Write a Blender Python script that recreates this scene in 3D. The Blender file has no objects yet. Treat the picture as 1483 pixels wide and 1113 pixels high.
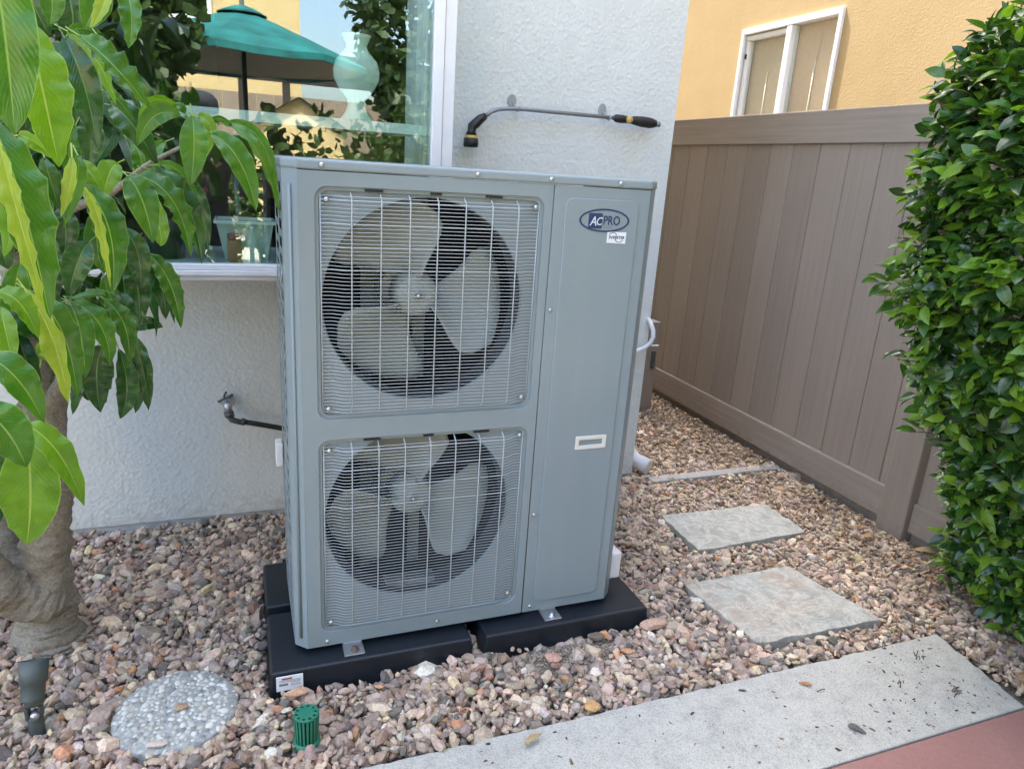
import bpy, bmesh, math, random
import numpy as np
from mathutils import Vector, Matrix, Euler, noise as mnoise
random.seed(7)
rng = np.random.default_rng(7)
S = bpy.context.scene
COL = S.collection
R = math.radians

# ------------------------------------------------------------------ camera
FPX, PW, PH = 1024.5, 1483.0, 1113.0
CAM = Vector((-0.1254, -1.6545, 1.2512))
CROT = Matrix.Rotation(-0.3777, 3, 'Z') @ Matrix.Rotation(1.2760, 3, 'X') @ Matrix.Rotation(0.0669, 3, 'Z')
cd = bpy.data.cameras.new('camera')
cam = bpy.data.objects.new('camera', cd)
COL.objects.link(cam)
cam.matrix_world = Matrix.Translation(CAM) @ CROT.to_4x4()
cd.sensor_width = 36.0
cd.lens = 36.0 * FPX / PW
cd.clip_start = 0.02
cd.clip_end = 300.0
S.camera = cam

# ------------------------------------------------------------------ daylight
SUN = Vector((-0.11, 0.45, 0.86)).normalized()
w = bpy.data.worlds.new('World')
S.world = w
w.use_nodes = True
wn = w.node_tree
wn.nodes.clear()
sky = wn.nodes.new('ShaderNodeTexSky')
sky.sky_type = 'NISHITA'
sky.sun_disc = False
sky.sun_elevation = math.asin(SUN.z)
sky.sun_rotation = math.atan2(SUN.x, SUN.y)
sky.air_density = 1.0
sky.dust_density = 4.2
sky.ozone_density = 0.3
bg = wn.nodes.new('ShaderNodeBackground')
bg.inputs['Strength'].default_value = 0.15
wo = wn.nodes.new('ShaderNodeOutputWorld')
wn.links.new(sky.outputs[0], bg.inputs[0])
wn.links.new(bg.outputs[0], wo.inputs[0])
sl = bpy.data.lights.new('sun', 'SUN')
sl.energy = 2.2
sl.angle = R(0.5)
sl.color = (1.0, 0.94, 0.85)
so = bpy.data.objects.new('sun', sl)
COL.objects.link(so)
so.rotation_euler = SUN.to_track_quat('Z', 'Y').to_euler()
so.location = SUN * 20
S.view_settings.view_transform = 'Standard'
S.view_settings.look = 'None'
S.view_settings.exposure = 2.90
S.view_settings.gamma = 1.0
S.view_settings.use_curve_mapping = False
S.cycles.max_bounces = 8
S.cycles.transparent_max_bounces = 16

def at(u, v, ax, val):
    """the point of the plane (axis ax = val) seen at photograph pixel u, v: how the place was measured"""
    d = CROT @ Vector(((u - 741.5) / FPX, -(v - 556.5) / FPX, -1.0))
    t = (val - CAM[ax]) / d[ax]
    return CAM + d * t

# ------------------------------------------------------------------ materials
class NT:
    def __init__(s, name):
        s.m = bpy.data.materials.new(name)
        s.m.use_nodes = True
        s.t = s.m.node_tree
        s.b = s.t.nodes['Principled BSDF']
        s.out = s.t.nodes['Material Output']
        s.tc = None
    def n(s, typ, **kw):
        o = s.t.nodes.new(typ)
        for k, v in kw.items():
            if k in o.inputs.keys(): o.inputs[k].default_value = v
            else: setattr(o, k, v)
        return o
    def l(s, a, b): s.t.links.new(a, b)
    def obj(s):
        if not s.tc: s.tc = s.n('ShaderNodeTexCoord')
        return s.tc.outputs['Object']
    def mapping(s, scale):
        m = s.n('ShaderNodeMapping')
        m.inputs['Scale'].default_value = scale
        s.l(s.obj(), m.inputs[0])
        return m.outputs[0]
    def noise(s, scale, detail=4, rough=.55, vec=None):
        o = s.n('ShaderNodeTexNoise', Scale=scale, Detail=detail, Roughness=rough)
        s.l(vec if vec is not None else s.obj(), o.inputs['Vector'])
        return o.outputs['Fac']
    def ramp(s, fac, stops):
        o = s.n('ShaderNodeValToRGB')
        e = o.color_ramp.elements
        while len(e) < len(stops): e.new(.5)
        for i, (p, c) in enumerate(stops):
            e[i].position = p
            e[i].color = (c, c, c, 1) if not isinstance(c, (tuple, list)) else tuple(c) + (1,)
        s.l(fac, o.inputs[0])
        return o.outputs[0]
    def mix(s, fac, a, b, mode='MIX'):
        o = s.n('ShaderNodeMix', data_type='RGBA', blend_type=mode)
        for sock, val in ((o.inputs[0], fac), (o.inputs[6], a), (o.inputs[7], b)):
            if isinstance(val, bpy.types.NodeSocket): s.l(val, sock)
            elif isinstance(val, (tuple, list)): sock.default_value = tuple(val) + (1,)
            else: sock.default_value = val
        return o.outputs[2]
    def color(s, c):
        if isinstance(c, bpy.types.NodeSocket): s.l(c, s.b.inputs['Base Color'])
        else: s.b.inputs['Base Color'].default_value = tuple(c) + (1,)
    def rough(s, r):
        if isinstance(r, bpy.types.NodeSocket): s.l(r, s.b.inputs['Roughness'])
        else: s.b.inputs['Roughness'].default_value = r
    def bump(s, h, strength=.3, dist=.002):
        o = s.n('ShaderNodeBump', Strength=strength, Distance=dist)
        s.l(h, o.inputs['Height'])
        s.l(o.outputs[0], s.b.inputs['Normal'])

M = {}
def simple(name, col, rough=.5, metal=0, spec=.5, var=.06, scale=30):
    k = NT(name)
    n = k.noise(scale, 3)
    c2 = tuple(max(0, x * (1 - var * 2)) for x in col)
    k.color(k.ramp(n, [(.3, c2), (.7, col)]))
    k.rough(rough)
    k.b.inputs['Metallic'].default_value = metal
    k.b.inputs['Specular IOR Level'].default_value = spec
    M[name] = k.m
    return k

def dirt(k, c, top, col, amount=.6):
    """dry soil splashed up from the ground, thinning out by height 'top'"""
    ge = k.n('ShaderNodeNewGeometry'); sp = k.n('ShaderNodeSeparateXYZ'); k.l(ge.outputs['Position'], sp.inputs[0])
    mr = k.n('ShaderNodeMapRange'); k.l(sp.outputs[2], mr.inputs[0])
    mr.inputs[1].default_value = -.07; mr.inputs[2].default_value = top; mr.inputs[3].default_value = .68; mr.inputs[4].default_value = .28
    nn = k.n('ShaderNodeTexNoise', Scale=26.0, Detail=6, Roughness=.75); k.l(ge.outputs['Position'], nn.inputs['Vector'])
    sb = k.n('ShaderNodeMath', operation='SUBTRACT'); k.l(mr.outputs[0], sb.inputs[0]); k.l(nn.outputs['Fac'], sb.inputs[1])
    f = k.ramp(sb.outputs[0], [(.0, 0.), (.22, amount)])
    return k.mix(f, c, col)

def stucco(name, col, col2, sc=95, dist=.004, strength=.55):
    k = NT(name)
    big = k.noise(1.7, 4)
    fine = k.noise(sc, 3, .6)
    v = k.n('ShaderNodeTexVoronoi', Scale=sc * .62)
    k.l(k.obj(), v.inputs['Vector'])
    h = k.mix(.5, fine, v.outputs['Distance'])
    base = k.ramp(big, [(.32, col2), (.68, col)])
    c = k.mix(.28, base, k.ramp(fine, [(.3, tuple(x * .8 for x in col)), (.7, col)]))
    patch = k.noise(5.5, 6, .7)
    c = k.mix(.12, c, k.ramp(patch, [(.40, tuple(x * y for x, y in zip(col, (.78, .74, .66)))), (.55, col)]))
    k.color(dirt(k, c, .16, (.42, .37, .31), .45))
    k.rough(.92)
    k.bump(h, strength, dist)
    M[name] = k.m

stucco('white_stucco', (.70, .745, .73), (.65, .685, .66), 104, .005, .7)
stucco('yellow_stucco', (.48, .358, .18), (.435, .315, .15), 130, .003, .5)
stucco('far_stucco', (.74, .58, .30), (.70, .54, .28), 40, .01, .4)
simple('interior_paint', (.42, .38, .32), .8)
simple('dark_cabinetry', (.05, .04, .035), .5)
simple('white_vinyl', (.80, .82, .83), .35, var=.02)
k = NT('grey_paint'); pv = k.mapping((26, 26, 1.2)); stk = k.noise(1, 4, .6, pv); big = k.noise(3.5, 5, .6)
c = k.ramp(big, [(.3, (.228, .284, .297)), (.7, (.252, .308, .320))])
c = k.mix(.18, c, k.ramp(stk, [(.35, (.215, .268, .28)), (.7, (.275, .322, .33))]))
k.color(c); k.rough(k.ramp(k.noise(9, 5, .65), [(.3, .32), (.7, .48)])); M['grey_paint'] = k.m
simple('grey_paint_lid', (.262, .316, .33), .33, var=.025, scale=6)
simple('wire_coat', (.42, .47, .48), .4, var=.03)
simple('fan_plastic', (.30, .345, .315), .45, var=.06, scale=9)
simple('galvanised', (.55, .57, .58), .35, .85, var=.12, scale=60)
simple('screw_steel', (.62, .62, .60), .3, .9)
simple('coil_fins', (.06, .065, .07), .6, .3)
simple('dark_inside', (.012, .013, .014), .7)
simple('white_plastic', (.78, .79, .78), .4, var=.02)
simple('cream_plastic', (.72, .70, .62), .45, var=.03)
simple('navy_ink', (.018, .045, .13), .45)
simple('silver_print', (.62, .67, .72), .4)
simple('sticker_white', (.80, .84, .86), .4, var=.02)
simple('red_ink', (.42, .08, .07), .5)
simple('grey_ink', (.20, .24, .27), .5)
simple('black_plastic', (.012, .013, .014), .35)
simple('black_rubber', (.012, .012, .012), .55)
simple('brass_yellow', (.62, .42, .13), .35, .3)
simple('grey_tube', (.26, .29, .32), .35, .4)
simple('clear_hook', (.34, .37, .37), .2)
simple('old_metal', (.16, .17, .17), .5, .6, var=.2, scale=80)
simple('bronze_green', (.075, .095, .088), .5, var=.1)
simple('drain_green', (.022, .19, .115), .42, var=.08)
simple('grey_pvc', (.76, .77, .77), .4)
simple('teal_canvas', (.012, .22, .23), .8, var=.3, scale=5)
simple('terracotta', (.30, .12, .07), .7)
simple('amber_jar', (.40, .20, .08), .3)
simple('celadon', (.58, .70, .62), .2, var=.05)
simple('blind_beige', (.95, .67, .50), .7, var=.04)
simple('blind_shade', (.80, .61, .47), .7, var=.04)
simple('cord_cream', (.75, .66, .50), .6)
simple('dark_shingle', (.10, .07, .055), .9, var=.2)
simple('palm_bark', (.14, .11, .08), .9, var=.3)
simple('red_flower', (.35, .05, .04), .6)
simple('blue_tile', (.46, .56, .58), .25, var=.05)
simple('twig_bark', (.16, .11, .08), .8, var=.2, scale=60)
simple('shelf_white', (.78, .84, .82), .15, var=.02)

k = simple('pad_plastic', (.012, .017, .024), .42, var=.2, scale=200)
k.bump(k.noise(240, 2), .25, .001)

# window glass: partly mirror, partly clear, the mirror share growing towards a grazing view
def glass(name, tint, r0, rough=0.):
    k = NT(name)
    k.t.nodes.remove(k.b)
    tr = k.n('ShaderNodeBsdfTransparent'); tr.inputs[0].default_value = tuple(tint) + (1,)
    gl = k.n('ShaderNodeBsdfGlossy'); gl.inputs['Roughness'].default_value = rough
    gl.inputs[0].default_value = (.95, .98, .97, 1)
    lw = k.n('ShaderNodeLayerWeight'); lw.inputs['Blend'].default_value = .5
    pw = k.n('ShaderNodeMath', operation='POWER'); k.l(lw.outputs['Facing'], pw.inputs[0]); pw.inputs[1].default_value = 5
    ma = k.n('ShaderNodeMath', operation='MULTIPLY_ADD'); k.l(pw.outputs[0], ma.inputs[0]); ma.inputs[1].default_value = 1 - r0; ma.inputs[2].default_value = r0
    mx = k.n('ShaderNodeMixShader')
    k.l(ma.outputs[0], mx.inputs[0]); k.l(tr.outputs[0], mx.inputs[1]); k.l(gl.outputs[0], mx.inputs[2])
    k.l(mx.outputs[0], k.out.inputs[0]); M[name] = k.m
glass('coated_glass', (.88, .96, .93), .14)
glass('clear_glass', (.94, .98, .965), .03)

# wood-grain composite of the fence
def grain(name, scale, c1, c2):
    k = NT(name)
    v = k.mapping(scale)
    n = k.noise(1, 6, .65, v)
    oi = k.n('ShaderNodeObjectInfo')
    big = k.noise(2.3, 3)
    c = k.ramp(n, [(.28, c1), (.5, tuple((a + b) / 2 for a, b in zip(c1, c2))), (.72, c2)])
    c = k.mix(.16, c, k.ramp(oi.outputs['Random'], [(0, tuple(x * .5 for x in c1)), (1, tuple(min(1, x * 1.6) for x in c2))]))
    c = k.mix(.25, c, k.ramp(big, [(.3, c1), (.7, c2)]))
    c = dirt(k, c, .10, (.20, .15, .11))
    k.color(c); k.rough(.62)
    k.bump(n, .35, .002)
    M[name] = k.m
grain('fence_vertical', (60, 60, 1.6), (.235, .188, .148), (.325, .268, .214))
grain('fence_horizontal', (60, 1.8, 60), (.235, .19, .15), (.365, .305, .245))

# concrete
def concrete(name, c1, c2, sp=240):
    k = NT(name)
    big = k.noise(2.2, 5, .6); mid = k.noise(22, 4, .6); fine = k.noise(sp, 2, .7)
    c = k.ramp(big, [(.3, tuple(x * .86 for x in c1)), (.5, tuple((x + y) / 2 for x, y in zip(c1, c2))), (.7, c2)])
    c = k.mix(.5, c, k.ramp(mid, [(.32, tuple(x * .62 for x in c1)), (.5, tuple((x + y) / 2 for x, y in zip(c1, c2))), (.72, tuple(min(.8, x * 1.12) for x in c2))]))
    pits = k.n('ShaderNodeTexVoronoi', Scale=55.0); k.l(k.obj(), pits.inputs['Vector'])
    c = k.mix(k.ramp(pits.outputs['Distance'], [(.05, .55), (.13, 0.)]), c, tuple(x * .45 for x in c1))
    c = k.mix(.38, c, k.ramp(fine, [(.34, tuple(x * .45 for x in c1)), (.5, c2), (.68, tuple(min(.8, x * 1.3) for x in c2))]))
    k.color(c); k.rough(.85)
    k.bump(fine, .3, .0015)
    M[name] = k.m
concrete('walk_concrete', (.365, .36, .315), (.475, .465, .405))
concrete('edging_concrete', (.30, .29, .27), (.38, .37, .34))
concrete('foundation_concrete', (.60, .63, .61), (.68, .70, .68))
k = NT('red_concrete')
big = k.noise(3, 5); fine = k.noise(120, 3)
c = k.ramp(big, [(.3, (.275, .142, .122)), (.7, (.33, .175, .15))])
c = k.mix(.25, c, k.ramp(fine, [(.35, (.29, .13, .105)), (.65, (.43, .22, .18))]))
k.color(c); k.rough(.6); k.bump(fine, .15, .001); M['red_concrete'] = k.m

def flag(name, tint):
    k = NT(name)
    big = k.noise(4.5, 6, .65); mid = k.noise(17, 7, .75); fine = k.noise(140, 3)
    wv = k.n('ShaderNodeTexNoise', Scale=9, Detail=8, Roughness=.72, Distortion=1.6); k.l(k.obj(), wv.inputs['Vector'])
    c = k.ramp(big, [(.30, (.25, .265, .235)), (.48, (.35, .35, .30)), (.62, tint), (.8, (.42, .43, .38))])
    c = k.mix(.45, c, k.ramp(mid, [(.38, (.17, .18, .165)), (.5, (.34, .34, .29)), (.64, (.52, .51, .45))]))
    vm = k.ramp(wv.outputs['Fac'], [(.47, 0.), (.50, 1.), (.53, 0.)])
    m5 = k.n('ShaderNodeMath', operation='MULTIPLY'); k.l(vm, m5.inputs[0]); m5.inputs[1].default_value = .55
    c = k.mix(m5.outputs[0], c, (.62, .62, .57))
    k.color(c); k.rough(.75)
    k.bump(k.mix(.5, mid, fine), .5, .004)
    M[name] = k.m
flag('flagstone_grey', (.35, .37, .33))
flag('flagstone_tan', (.42, .325, .23))
k = NT('cement_matrix'); n = k.noise(90, 4); k.color(k.ramp(n, [(.3, (.24, .25, .23)), (.7, (.46, .46, .42))])); k.rough(.9); k.bump(n, .5, .002); M['cement_matrix'] = k.m

k = NT('soil'); n = k.noise(60, 5, .7); k.color(k.ramp(n, [(.3, (.14, .108, .083)), (.55, (.25, .20, .155)), (.75, (.34, .285, .22))])); k.rough(.95); k.bump(n, .8, .008); M['soil'] = k.m

def attr_mat(name, rough=.85, spots=.35):
    k = NT(name)
    a = k.n('ShaderNodeAttribute'); a.attribute_name = 'tone'
    n = k.noise(130, 4, .65)
    c = k.mix(spots, a.outputs['Color'], k.ramp(n, [(.35, (.35, .32, .30)), (.65, (1.5, 1.45, 1.4))]), 'MULTIPLY')
    k.color(c); k.rough(rough)
    k.bump(n, .4, .0025)
    M[name] = k.m
attr_mat('stone_mix'); attr_mat('chip_mix', .9, .3); attr_mat('litter_mix', .9, .4)

k = NT('bark')
vv = k.mapping((16, 16, 75)); rings = k.noise(1, 6, .75, vv); big = k.noise(11, 5, .6); fine = k.noise(150, 4, .7)
vo = k.n('ShaderNodeTexVoronoi', Scale=70.0); k.l(k.obj(), vo.inputs['Vector'])
c = k.ramp(big, [(.3, (.22, .19, .14)), (.5, (.36, .325, .245)), (.72, (.48, .45, .36))])
c = k.mix(.45, c, k.ramp(rings, [(.34, (.12, .10, .075)), (.5, (.36, .325, .25)), (.66, (.54, .51, .42))]))
c = k.mix(.30, c, k.ramp(vo.outputs['Distance'], [(.08, (.40, .32, .20)), (.3, (.20, .17, .125)), (.6, (.12, .10, .075))]))
c = k.mix(.35, c, k.ramp(fine, [(.38, (.09, .075, .06)), (.6, (.40, .37, .30))]))
k.color(c); k.rough(.92); k.bump(k.mix(.5, rings, fine), 1.0, .008); M['bark'] = k.m

# leaves: UV x across (0.5 = midrib), y along
def leaf_mat(name, dark, light, rib, rough=.3, trans=.35, veins=True):
    k = NT(name)
    uv = k.n('ShaderNodeUVMap'); sep = k.n('ShaderNodeSeparateXYZ'); k.l(uv.outputs[0], sep.inputs[0])
    x = sep.outputs[0]; y = sep.outputs[1]
    sub = k.n('ShaderNodeMath', operation='SUBTRACT'); k.l(x, sub.inputs[0]); sub.inputs[1].default_value = .5
    ab = k.n('ShaderNodeMath', operation='ABSOLUTE'); k.l(sub.outputs[0], ab.inputs[0])
    oi = k.n('ShaderNodeObjectInfo')
    big = k.noise(16, 5, .65)
    c = k.ramp(big, [(.34, tuple(v * .75 for v in dark)), (.66, light)])
    c = k.mix(.35, c, k.ramp(oi.outputs['Random'], [(0, dark), (1, light)]))
    h = None
    if veins:
        m1 = k.n('ShaderNodeMath', operation='MULTIPLY'); k.l(ab.outputs[0], m1.inputs[0]); m1.inputs[1].default_value = -.55
        ad = k.n('ShaderNodeMath', operation='ADD'); k.l(y, ad.inputs[0]); k.l(m1.outputs[0], ad.inputs[1])
        m2 = k.n('ShaderNodeMath', operation='MULTIPLY'); k.l(ad.outputs[0], m2.inputs[0]); m2.inputs[1].default_value = 120
        sn = k.n('ShaderNodeMath', operation='SINE'); k.l(m2.outputs[0], sn.inputs[0])
        h = sn.outputs[0]
        vm = k.ramp(h, [(.72, 0.), (1., 1.)])
        mf = k.n('ShaderNodeMath', operation='MULTIPLY'); k.l(vm, mf.inputs[0]); mf.inputs[1].default_value = .08
        c = k.mix(mf.outputs[0], c, rib)
    ribm = k.ramp(ab.outputs[0], [(.008, .85), (.026, 0.)])
    edge = k.ramp(ab.outputs[0], [(.47, 0.), (.5, 1.)])
    e2 = k.n('ShaderNodeMath', operation='MULTIPLY'); k.l(edge, e2.inputs[0]); e2.inputs[1].default_value = .55
    c = k.mix(e2.outputs[0], c, tuple(min(1, v * 1.15) for v in rib))
    c = k.mix(ribm, c, rib)
    k.color(c); k.rough(rough)
    if h is not None:
        qn = k.noise(55, 3, .6)
        k.bump(k.mix(.16, qn, h), .22, .0025)
    k.b.inputs['Specular IOR Level'].default_value = .6
    tl = k.n('ShaderNodeBsdfTranslucent')
    hs = k.mix(1.0, c, (1.25, 1.35, .45), 'MULTIPLY')
    k.l(hs, tl.inputs[0])
    ms = k.n('ShaderNodeMixShader'); ms.inputs[0].default_value = trans
    k.l(k.b.outputs[0], ms.inputs[1]); k.l(tl.outputs[0], ms.inputs[2]); k.l(ms.outputs[0], k.out.inputs[0])
    M[name] = k.m
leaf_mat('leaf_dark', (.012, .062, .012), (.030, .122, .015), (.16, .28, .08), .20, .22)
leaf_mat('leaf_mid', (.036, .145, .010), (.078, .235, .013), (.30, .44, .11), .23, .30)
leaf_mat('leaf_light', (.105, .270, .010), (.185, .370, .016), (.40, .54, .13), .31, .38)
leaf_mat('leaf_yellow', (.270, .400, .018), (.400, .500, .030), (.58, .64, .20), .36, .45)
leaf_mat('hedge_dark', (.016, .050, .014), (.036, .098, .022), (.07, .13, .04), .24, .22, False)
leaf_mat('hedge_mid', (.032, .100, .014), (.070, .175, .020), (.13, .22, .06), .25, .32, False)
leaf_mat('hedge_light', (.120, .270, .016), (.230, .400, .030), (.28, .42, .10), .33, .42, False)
leaf_mat('far_leaf', (.030, .075, .020), (.075, .14, .035), (.10, .16, .05), .5, .25, False)
leaf_mat('dry_leaf', (.30, .17, .07), (.50, .34, .16), (.56, .42, .22), .7, .2, False)

# ------------------------------------------------------------------ building helpers
WL = {}
def link(o): COL.objects.link(o); return o
def thing(name, label, cat, loc=(0, 0, 0), group=None, kind=None):
    o = link(bpy.data.objects.new(name, None))
    o.location = loc; o.empty_display_size = .05
    WL[o.name] = Vector(loc)
    tag(o, label, cat, group, kind)
    return o
def tag(o, label=None, cat=None, group=None, kind=None):
    if label: o['label'] = label
    if cat: o['category'] = cat
    if group: o['group'] = group
    if kind: o['kind'] = kind
    return o
def put(name, me, mat=None, parent=None, smooth=False, bevel=0, seg=2, loc=None):
    """link a mesh; world-coordinate meshes stay where they are whatever their parent's base is"""
    o = link(bpy.data.objects.new(name, me))
    if mat is not None:
        me.materials.clear()
        for mm in (mat if isinstance(mat, (list, tuple)) else [mat]): me.materials.append(M[mm])
    if smooth: me.shade_smooth()
    if parent is not None:
        o.parent = parent
        base = Vector((0, 0, 0)); p = parent
        while p is not None: base += p.location; p = p.parent
        o.location = -base + (Vector(loc) if loc is not None else Vector((0, 0, 0)))
    elif loc is not None: o.location = loc
    if bevel:
        b = o.modifiers.new('bevel', 'BEVEL'); b.width = bevel; b.segments = seg; b.limit_method = 'ANGLE'; b.angle_limit = R(40)
    return o

class MB:
    def __init__(s): s.v = []; s.f = []; s.fl = []
    def add(s, vs, fs, sm=False):
        n = len(s.v); s.v += [tuple(q) for q in vs]
        s.f += [tuple(i + n for i in f) for f in fs]; s.fl += [sm] * len(fs); return s
    def box(s, x0, x1, y0, y1, z0, z1):
        return s.add([(x0, y0, z0), (x1, y0, z0), (x1, y1, z0), (x0, y1, z0), (x0, y0, z1), (x1, y0, z1), (x1, y1, z1), (x0, y1, z1)],
                     [(3, 2, 1, 0), (4, 5, 6, 7), (0, 1, 5, 4), (1, 2, 6, 5), (2, 3, 7, 6), (3, 0, 4, 7)])
    def prism(s, pts, z0, z1):
        n = len(pts)
        return s.add([(x, y, z0) for x, y in pts] + [(x, y, z1) for x, y in pts],
                     [tuple(range(n - 1, -1, -1)), tuple(range(n, 2 * n))] + [(i, (i + 1) % n, n + (i + 1) % n, n + i) for i in range(n)])
    def tube(s, pts, rad, n=8, caps=True):
        pts = [Vector(q) for q in pts]
        if not isinstance(rad, (list, tuple)): rad = [rad] * len(pts)
        vs = []; up = None
        for i, q in enumerate(pts):
            t = (pts[min(i + 1, len(pts) - 1)] - pts[max(i - 1, 0)]).normalized()
            if up is None: up = t.orthogonal().normalized()
            up = (up - t * up.dot(t)); up = up.normalized() if up.length > 1e-6 else t.orthogonal().normalized()
            b = t.cross(up)
            vs += [q + (up * math.cos(2 * math.pi * k / n) + b * math.sin(2 * math.pi * k / n)) * rad[i] for k in range(n)]
        fs = [(i * n + k, i * n + (k + 1) % n, (i + 1) * n + (k + 1) % n, (i + 1) * n + k) for i in range(len(pts) - 1) for k in range(n)]
        s.add(vs, fs, True)
        if caps:
            m = len(s.v) - len(vs)
            s.f += [tuple(m + k for k in range(n - 1, -1, -1)), tuple(m + (len(pts) - 1) * n + k for k in range(n))]; s.fl += [False, False]
        return s
    def lathe(s, prof, c, n=24, axis=None, sm=True):
        """prof: (radius, height) pairs round the axis through c"""
        c = Vector(c); ax = (Vector(axis) if axis is not None else Vector((0, 0, 1))).normalized()
        a = ax.orthogonal().normalized(); b = ax.cross(a)
        vs = [c + ax * h + (a * math.cos(2 * math.pi * k / n) + b * math.sin(2 * math.pi * k / n)) * max(r, 1e-5) for r, h in prof for k in range(n)]
        fs = [(i * n + k, i * n + (k + 1) % n, (i + 1) * n + (k + 1) % n, (i + 1) * n + k) for i in range(len(prof) - 1) for k in range(n)]
        return s.add(vs, fs, sm)
    def mesh(s, name):
        me = bpy.data.meshes.new(name)
        me.from_pydata(s.v, [], s.f)
        for p, sm in zip(me.polygons, s.fl): p.use_smooth = sm
        me.update(); return me
    def build(s, name, mat=None, parent=None, bevel=0, seg=2, loc=None):
        return put(name, s.mesh(name), mat, parent, False, bevel, seg, loc)
def boxes(name, mat, parent, *bs, bevel=0):
    m = MB()
    for b in bs: m.box(*b)
    return m.build(name, mat, parent, bevel)

def rrect(x0, x1, z0, z1, r, n=6):
    pts = []
    for cx, cz, a0 in ((x1 - r, z1 - r, 0), (x0 + r, z1 - r, 90), (x0 + r, z0 + r, 180), (x1 - r, z0 + r, 270)):
        pts += [(cx + r * math.cos(R(a0 + 90 * i / n)), cz + r * math.sin(R(a0 + 90 * i / n))) for i in range(n + 1)]
    return pts
def circ(cx, cz, r, n=64, rz=None): return [(cx + r * math.cos(2 * math.pi * i / n), cz + (rz or r) * math.sin(2 * math.pi * i / n)) for i in range(n)]
def plate(outlines, thick, y, bevel=0, res=2):
    """a sheet in the X-Z plane with holes; its front face stands at y and looks to -Y"""
    c = bpy.data.curves.new('c', 'CURVE'); c.dimensions = '2D'; c.fill_mode = 'BOTH'
    c.extrude = max(thick / 2 - bevel, 0); c.bevel_depth = bevel; c.bevel_resolution = res; c.offset = -bevel
    for pts in outlines:
        sp = c.splines.new('POLY'); sp.points.add(len(pts) - 1)
        for q, (a, b) in zip(sp.points, pts): q.co = (a, b, 0, 1)
        sp.use_cyclic_u = True
    return curve_mesh(c, Matrix.Translation((0, y + thick / 2, 0)) @ Matrix.Rotation(R(90), 4, 'X'))
def curve_mesh(c, mat):
    o = link(bpy.data.objects.new('c', c))
    dg = bpy.context.evaluated_depsgraph_get(); dg.update()
    me = bpy.data.meshes.new_from_object(o.evaluated_get(dg))
    me.transform(mat); me.materials.clear()
    bpy.data.objects.remove(o); bpy.data.curves.remove(c)
    return me
def text_mesh(txt, size, thick, x, z, y, shear=0, sx=1.0, offset=0, mat4=None):
    c = bpy.data.curves.new('t', 'FONT'); c.body = txt; c.size = size; c.extrude = thick / 2; c.shear = shear
    c.align_x = 'CENTER'; c.align_y = 'CENTER'; c.offset = offset; c.resolution_u = 4
    return curve_mesh(c, (mat4 or Matrix.Translation((x, y, z)) @ Matrix.Rotation(R(90), 4, 'X')) @ Matrix.Diagonal((sx, 1, 1, 1)))

G = -.068                                   # top of the gravel, under the unit's feet
# ------------------------------------------------------------------ ground
gx = np.linspace(-12, 14, 2)
g = MB().add([(-60, -60, -.135), (60, -60, -.135), (60, 60, -.135), (-60, 60, -.135)], [(0, 1, 2, 3)])
tag(g.build('ground', 'soil'), None, None, None, 'structure')
# earth bed under the gravel, uneven, with the bare patch in front of the right pad
nx, ny = 150, 130
X0, X1, Y0, Y1 = -2.2, 2.6, -.70, 3.4
vs = []
def soil_h(x, y):
    h = -.098 + .008 * math.sin(x * 5.1 + y * 3) * math.sin(y * 6.3 - x * 2)
    h += .034 * math.exp(-(((x - .68) / .19) ** 2 + ((y + .13) / .06) ** 2))
    return h
for j in range(ny):
    for i in range(nx):
        x = X0 + (X1 - X0) * i / (nx - 1); y = Y0 + (Y1 - Y0) * j / (ny - 1)
        vs.append((x, y, soil_h(x, y) + random.uniform(-.002, .002)))
m = MB().add(vs, [(j * nx + i, j * nx + i + 1, (j + 1) * nx + i + 1, (j + 1) * nx + i) for j in range(ny - 1) for i in range(nx - 1)], True)
tag(m.build('gravel_bed', 'soil'), None, None, None, 'structure')
# concrete walk and red slab
we = random.Random(9)
edge = lambda x, y, a=.0022: (x, y + we.uniform(-a, a) - (we.random() < .06) * .006)
wk = MB().prism([(-3.2, -.682)] + [(x, -.682) for x in (0, 1.0)] + [(1.834, -.682)] + [(1.834 + .05 * f + we.uniform(-.004, .004), -.682 + .315 * f) for f in np.linspace(.08, .95, 14)] + [(1.884, -.367)]
                + [edge(x, -.366) for x in np.linspace(1.86, -.6, 110)] + [(-3.2, -.366)], -.20, -.064)
tag(wk.build('walkway', 'walk_concrete', None, .004), None, None, None, 'structure')
tag(boxes('patio_slab', 'red_concrete', None, (-7, 8, -1.45, -.688, -.20, -.063), bevel=.003), None, None, None, 'structure')
tag(boxes('patio', 'walk_concrete', None, (-9, 8, -9.58, -1.46, -.20, -.063)), None, None, None, 'structure')  # unseen paving behind the camera, made pale to bounce light onto the fronts

# ------------------------------------------------------------------ the house with the garden window
house = thing('house', 'white stucco house with a glazed garden window behind the grey unit', 'house', (0, .926, -.1))
WY, WX = .926, 1.517
ox0, ox1, oz0, oz1 = -.95, .47, .90, 1.96       # the window opening
boxes('wall', 'white_stucco', house, (-7, ox0, WY, WY + .16, -.045, 6.2), (ox1, WX, WY, WY + .16, -.045, 6.2),
      (ox0, ox1, WY, WY + .16, -.045, oz0), (ox0, ox1, WY, WY + .16, oz1, 6.2),
      (WX - .16, WX, WY + .16, 9, -.045, 6.2), (-7, -6.84, WY + .16, 9, -.045, 6.2), (-6.84, WX - .16, 8.84, 9, -.045, 6.2))
boxes('foundation', 'foundation_concrete', house, (-6.99, WX - .004, WY + .004, 8.98, -.25, -.046))
boxes('weep_screed', 'edging_concrete', house, (-7, WX + .003, WY - .004, WY + .01, -.050, -.045))
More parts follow.
